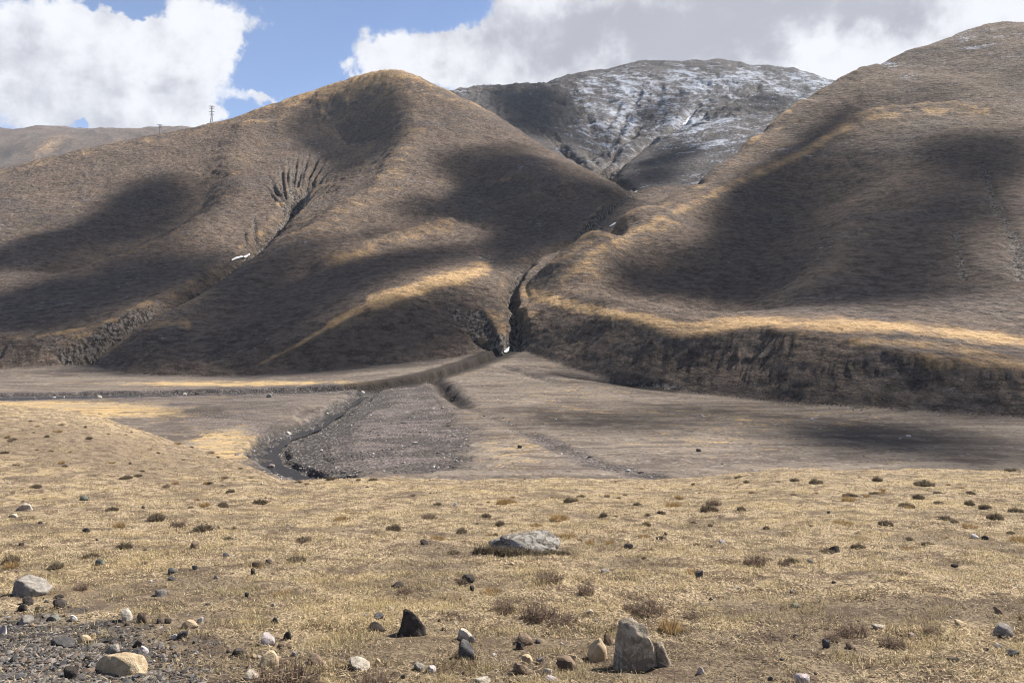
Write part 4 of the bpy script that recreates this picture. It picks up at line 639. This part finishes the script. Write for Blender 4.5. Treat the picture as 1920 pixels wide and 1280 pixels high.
SH = [(68,914,26,10),(236,897,28,10),(258,893,20,7),(210,957,26,12),(293,974,42,18),(380,994,42,17),(440,992,12,9),(568,1015,44,13),(427,1012,24,9),(555,1052,50,12),(738,992,36,14),(866,999,24,14),(938,984,24,13),(1132,968,20,13),(912,968,24,9),(820,947,22,8),(1240,962,20,8),(1195,947,20,8),(850,1037,32,8),
 (1330,957,40,15),(1390,957,22,12),(1300,981,16,7),(1332,986,12,7),(1530,907,34,13),(1645,902,22,14),(1733,910,42,14),(1590,930,30,9),(1700,950,32,12),(1818,947,24,14),(1847,952,26,11),(1866,974,34,19),(1790,981,22,11),(1485,1054,32,14),(1550,1036,34,11),(1437,991,14,9),(1905,959,32,12),(1900,884,34,9),(1490,902,20,9),(1400,905,16,7),(1300,908,12,5),(700,900,20,6),(560,905,18,6),(620,898,22,7),(1090,932,20,7),(1160,935,12,6),(1640,926,24,6),(1760,925,22,6),(1240,1010,26,8),(20,1057,40,26),(105,1064,32,15),(170,1045,34,13),(1820,925,20,7),(1740,1020,26,7),(1895,1000,20,8)]
for q in SH: tuft(*q, 'scrub')
for q in [(530,1117,46,10),(1065,1007,34,10),(1048,972,44,9),(1208,1007,26,8),(920,1112,46,12),(1818,990,28,13),(1912,1017,34,18),(1300,1075,36,10),(1005,987,26,7),(640,975,30,8),(1580,982,36,8),(1258,1182,54,28),(820,1010,30,8),(480,1060,30,8),(1700,1030,26,7)]: tuft(*q, 'tuft')
for q in [(945,1147,60,28),(1010,1157,76,32),(1058,1167,72,24),(1100,1112,44,22),(1220,1152,74,30),(1185,1147,40,22),(1030,1087,60,20),(1415,1060,48,28),(1600,1192,74,30),(1672,1212,56,24),(1750,1187,44,18),(1560,1200,40,18),(760,1110,40,12),(870,1090,30,12),(1680,1215,60,20),(1470,1060,30,14),(1160,1180,40,18),(1300,1160,40,14)]: tuft(*q, 'twigs')
for i in range(46): tuft(random.uniform(0, 470), random.uniform(788, 885), random.choice([7, 10, 14, 20]), random.choice([3, 4, 6]), random.choice(['scrub', 'twigs', 'scrub', 'tuft']))
tuft(540,1292,150,58,'twigs','large reddish leafless shrub at the bottom edge left of centre','large twiggy shrubs at the bottom edge'); tuft(700,1292,80,40,'twigs','smaller leafless shrub at the bottom edge beside the long cream block','large twiggy shrubs at the bottom edge')
for dx in (-62,-52,-42,-30,-18,-8,4,15,36,52,26,-24,-36): tuft(985+dx*1.35, 1042-abs(dx)*.08+random.uniform(-2, 2), 36, 22 if dx < 10 else 13, 'scrub', 'dark heathy shrub growing along the foot of the lichen crusted boulder', 'shrubs at the foot of the lichen crusted boulder')
cl = [(random.uniform(0, 1920), 897+abs(random.gauss(0, 110))) for _ in range(26)]
for i in range(120):
    c_ = random.choice(cl); py = c_[1]+random.gauss(0, 9)*(1 if i % 3 else 4); px = c_[0]+random.gauss(0, 50)*(1 if i % 3 else 5); py = max(py, 896); kind = random.choice(['scrub', 'tuft', 'scrub', 'twigs']); w = random.choice([7, 9, 11, 13, 20, 30])*random.uniform(.8, 1.2)*(.7+(py-890)/260)
    if py < 1270: tuft(px, py, w, w*random.uniform(.3, .5), kind)

# ------------------------------------------------------------------ pylons on the left hill's skyline
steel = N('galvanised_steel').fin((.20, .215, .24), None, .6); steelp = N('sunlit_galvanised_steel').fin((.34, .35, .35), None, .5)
def bars_mesh(name, segs, t, mat, parent):
    V = []; Fc = []
    for a, b in segs:
        a = np.array(a, float); b = np.array(b, float); d = b-a; d /= np.linalg.norm(d); u = np.cross(d, [0, 0, 1] if abs(d[2]) < .9 else [1, 0, 0]); u /= np.linalg.norm(u); v = np.cross(d, u); k = len(V)
        for p in (a, b):
            for s1, s2 in ((-1, -1), (1, -1), (1, 1), (-1, 1)): V.append(p+(u*s1+v*s2)*t/2)
        Fc += [[k, k+1, k+5, k+4], [k+1, k+2, k+6, k+5], [k+2, k+3, k+7, k+6], [k+3, k, k+4, k+7], [k+3, k+2, k+1, k], [k+4, k+5, k+6, k+7]]
    return mesh_np(name, np.array(V), np.array(Fc), mat, False, None, parent)
def pylon(px, d, top_py, arms, mat, label, t):
    x = (px-CX)/F*d; zb = float(zat(np.array([x]), np.array([d]))[0])-1; H = (HY-top_py)/F*d-zb; r = bpy.data.objects.new('pylon', None); C.objects.link(r); r.location = (x, d, zb); r.rotation_euler = (0, 0, .25)
    tag(r, label, 'pylon', None)
    wb, wt = H*.085, H*.022; hw = lambda z: wb+(wt-wb)*min(z/(H*.55), 1)**.8
    lev = [0, .14, .27, .39, .5, .6, .7, .8, .9, 1.0]; cr = [(-1, -1), (1, -1), (1, 1), (-1, 1)]
    for c in cr: bars_mesh('leg', [((c[0]*hw(lev[i]*H), c[1]*hw(lev[i]*H), lev[i]*H), (c[0]*hw(lev[i+1]*H), c[1]*hw(lev[i+1]*H), lev[i+1]*H)) for i in range(len(lev)-1)], t, mat, r)
    br = []
    for i in range(len(lev)-1):
        for k in range(4):
            c, e = cr[k], cr[(k+1) % 4]; z0, z1 = lev[i]*H, lev[i+1]*H; br += [((c[0]*hw(z0), c[1]*hw(z0), z0), (e[0]*hw(z1), e[1]*hw(z1), z1)), ((e[0]*hw(z0), e[1]*hw(z0), z0), (c[0]*hw(z1), c[1]*hw(z1), z1))]
    bars_mesh('bracing', br, t*.55, mat, r)
    for az_, al in arms:
        z = az_*H; a = al*H; q = hw(z); sg = []
        for sx in (-1, 1): sg += [((sx*q, -q, z), (sx*a, 0, z+.012*H)), ((sx*q, q, z), (sx*a, 0, z+.012*H)), ((sx*q, 0, z+.05*H), (sx*a, 0, z+.012*H)), ((sx*a, 0, z+.012*H), (sx*a, 0, z-.03*H))]
        bars_mesh('cross_arm', sg, t*.8, mat, r)
pylon(397, 1522, 199, [(.97,.15),(.85,.13),(.66,.15),(.50,.12)], steel, 'dark lattice pylon standing tall on the left hill skyline', .5)
pylon(300, 1520, 234, [(.96,.19),(.80,.13)], steelp, 'pale lattice pylon half sunk behind the left hill skyline', .7)

# ------------------------------------------------------------------ snow left in the gullies, and running water
snowm = N('old_snow'); snowm.fin((.82, .84, .88), snowm.bump(snowm.noise(snowm.pos(), 1.2, 4, .6), .5, .4), .7)
def ribbon(name, pts, w, mat, lift, crown=.0, flat=False, nsub=14, cross=7, jag=.3):
    """a strip that lies on the ground along plan points; width in metres at each point"""
    P_ = np.array([p[:2] for p in pts], float); tt = np.linspace(0, len(P_)-1, nsub*(len(P_)-1)+1); cx = np.interp(tt, range(len(P_)), P_[:, 0]); cy = np.interp(tt, range(len(P_)), P_[:, 1]); wv = np.interp(tt, range(len(P_)), w)
    tx, ty = np.gradient(cx), np.gradient(cy); L = np.hypot(tx, ty)+1e-9; nx, ny = -ty/L, tx/L; a = np.linspace(-1, 1, cross); wl = wv*(1+jag*gnoise(tt*2.3, tt*0+3)); wr = wv*(1+jag*gnoise(tt*2.3, tt*0+8)); off = np.where(a[None] < 0, a[None]*wl[:, None], a[None]*wr[:, None])
    x = cx[:, None]+nx[:, None]*off; y = cy[:, None]+ny[:, None]*off; z = zat(x, y)
    if flat: z = np.repeat(np.convolve(np.pad(zat(cx, cy), 6, 'edge'), np.ones(13)/13, 'valid')[:, None], cross, 1)
    z = z+lift+crown*(1-a[None]**2); m, c = x.shape; i = (np.arange(m-1)[:, None]*c+np.arange(c-1)[None]).ravel()
    return mesh_np(name, np.stack([x, y, z], -1).reshape(-1, 3), np.stack([i, i+1, i+c+1, i+c], -1), mat, True)
for pts, w, lab in [([(434,492),(445,486),(456,482),(468,478)], [.5,2.6,2.2,.4], 'small white snow patch lying in the left gully'), ([(945,662),(950,658),(955,653)], [.4,1.5,.5], 'bright snow patch at the mouth of the gorge'), ([(1143,426),(1149,422),(1154,419)], [.4,1.6,.4], 'tiny snow streak above the gorge behind the right hill nose'), ([(1183,358),(1196,354),(1216,350)], [.5,2.0,.5], 'thin snow streak at the foot of the upper valley'), ([(1276,236),(1284,226),(1294,214)], [4,10,3], 'snow gully strip below the dark crag on the mountain')]:
    tag(ribbon('snow_patch', line(pts), w, snowm.m, .5, .9, True, 14, 7, .12), lab, 'snow patch')
wm = N('stream_water'); wm.b.inputs['Specular IOR Level'].default_value = .5; wn = wm.noise(wm.pos((1, 1, 1)), 1.6, 4, .6); wm.fin((.030, .028, .026), wm.bump(wn, .9, .4), .22)
tag(ribbon('water', chan[:], [.9,1.2,1.2,1.3,1.3,1.5,1.6,1.8,2.2,2.6,4,6,7,8,8,8], wm.m, -.05+.2, 0, True, 14, 3), 'shallow dark stream crossing the far side of the valley floor', None, None, 'structure')
tag(ribbon('water', chan2[:], [.8,1.6,2,2.4,2.6,2.6,3,3,3,3,2], wm.m, .15, 0, True, 14, 3), 'narrow stream winding round the gravel bar', None, None, 'structure')
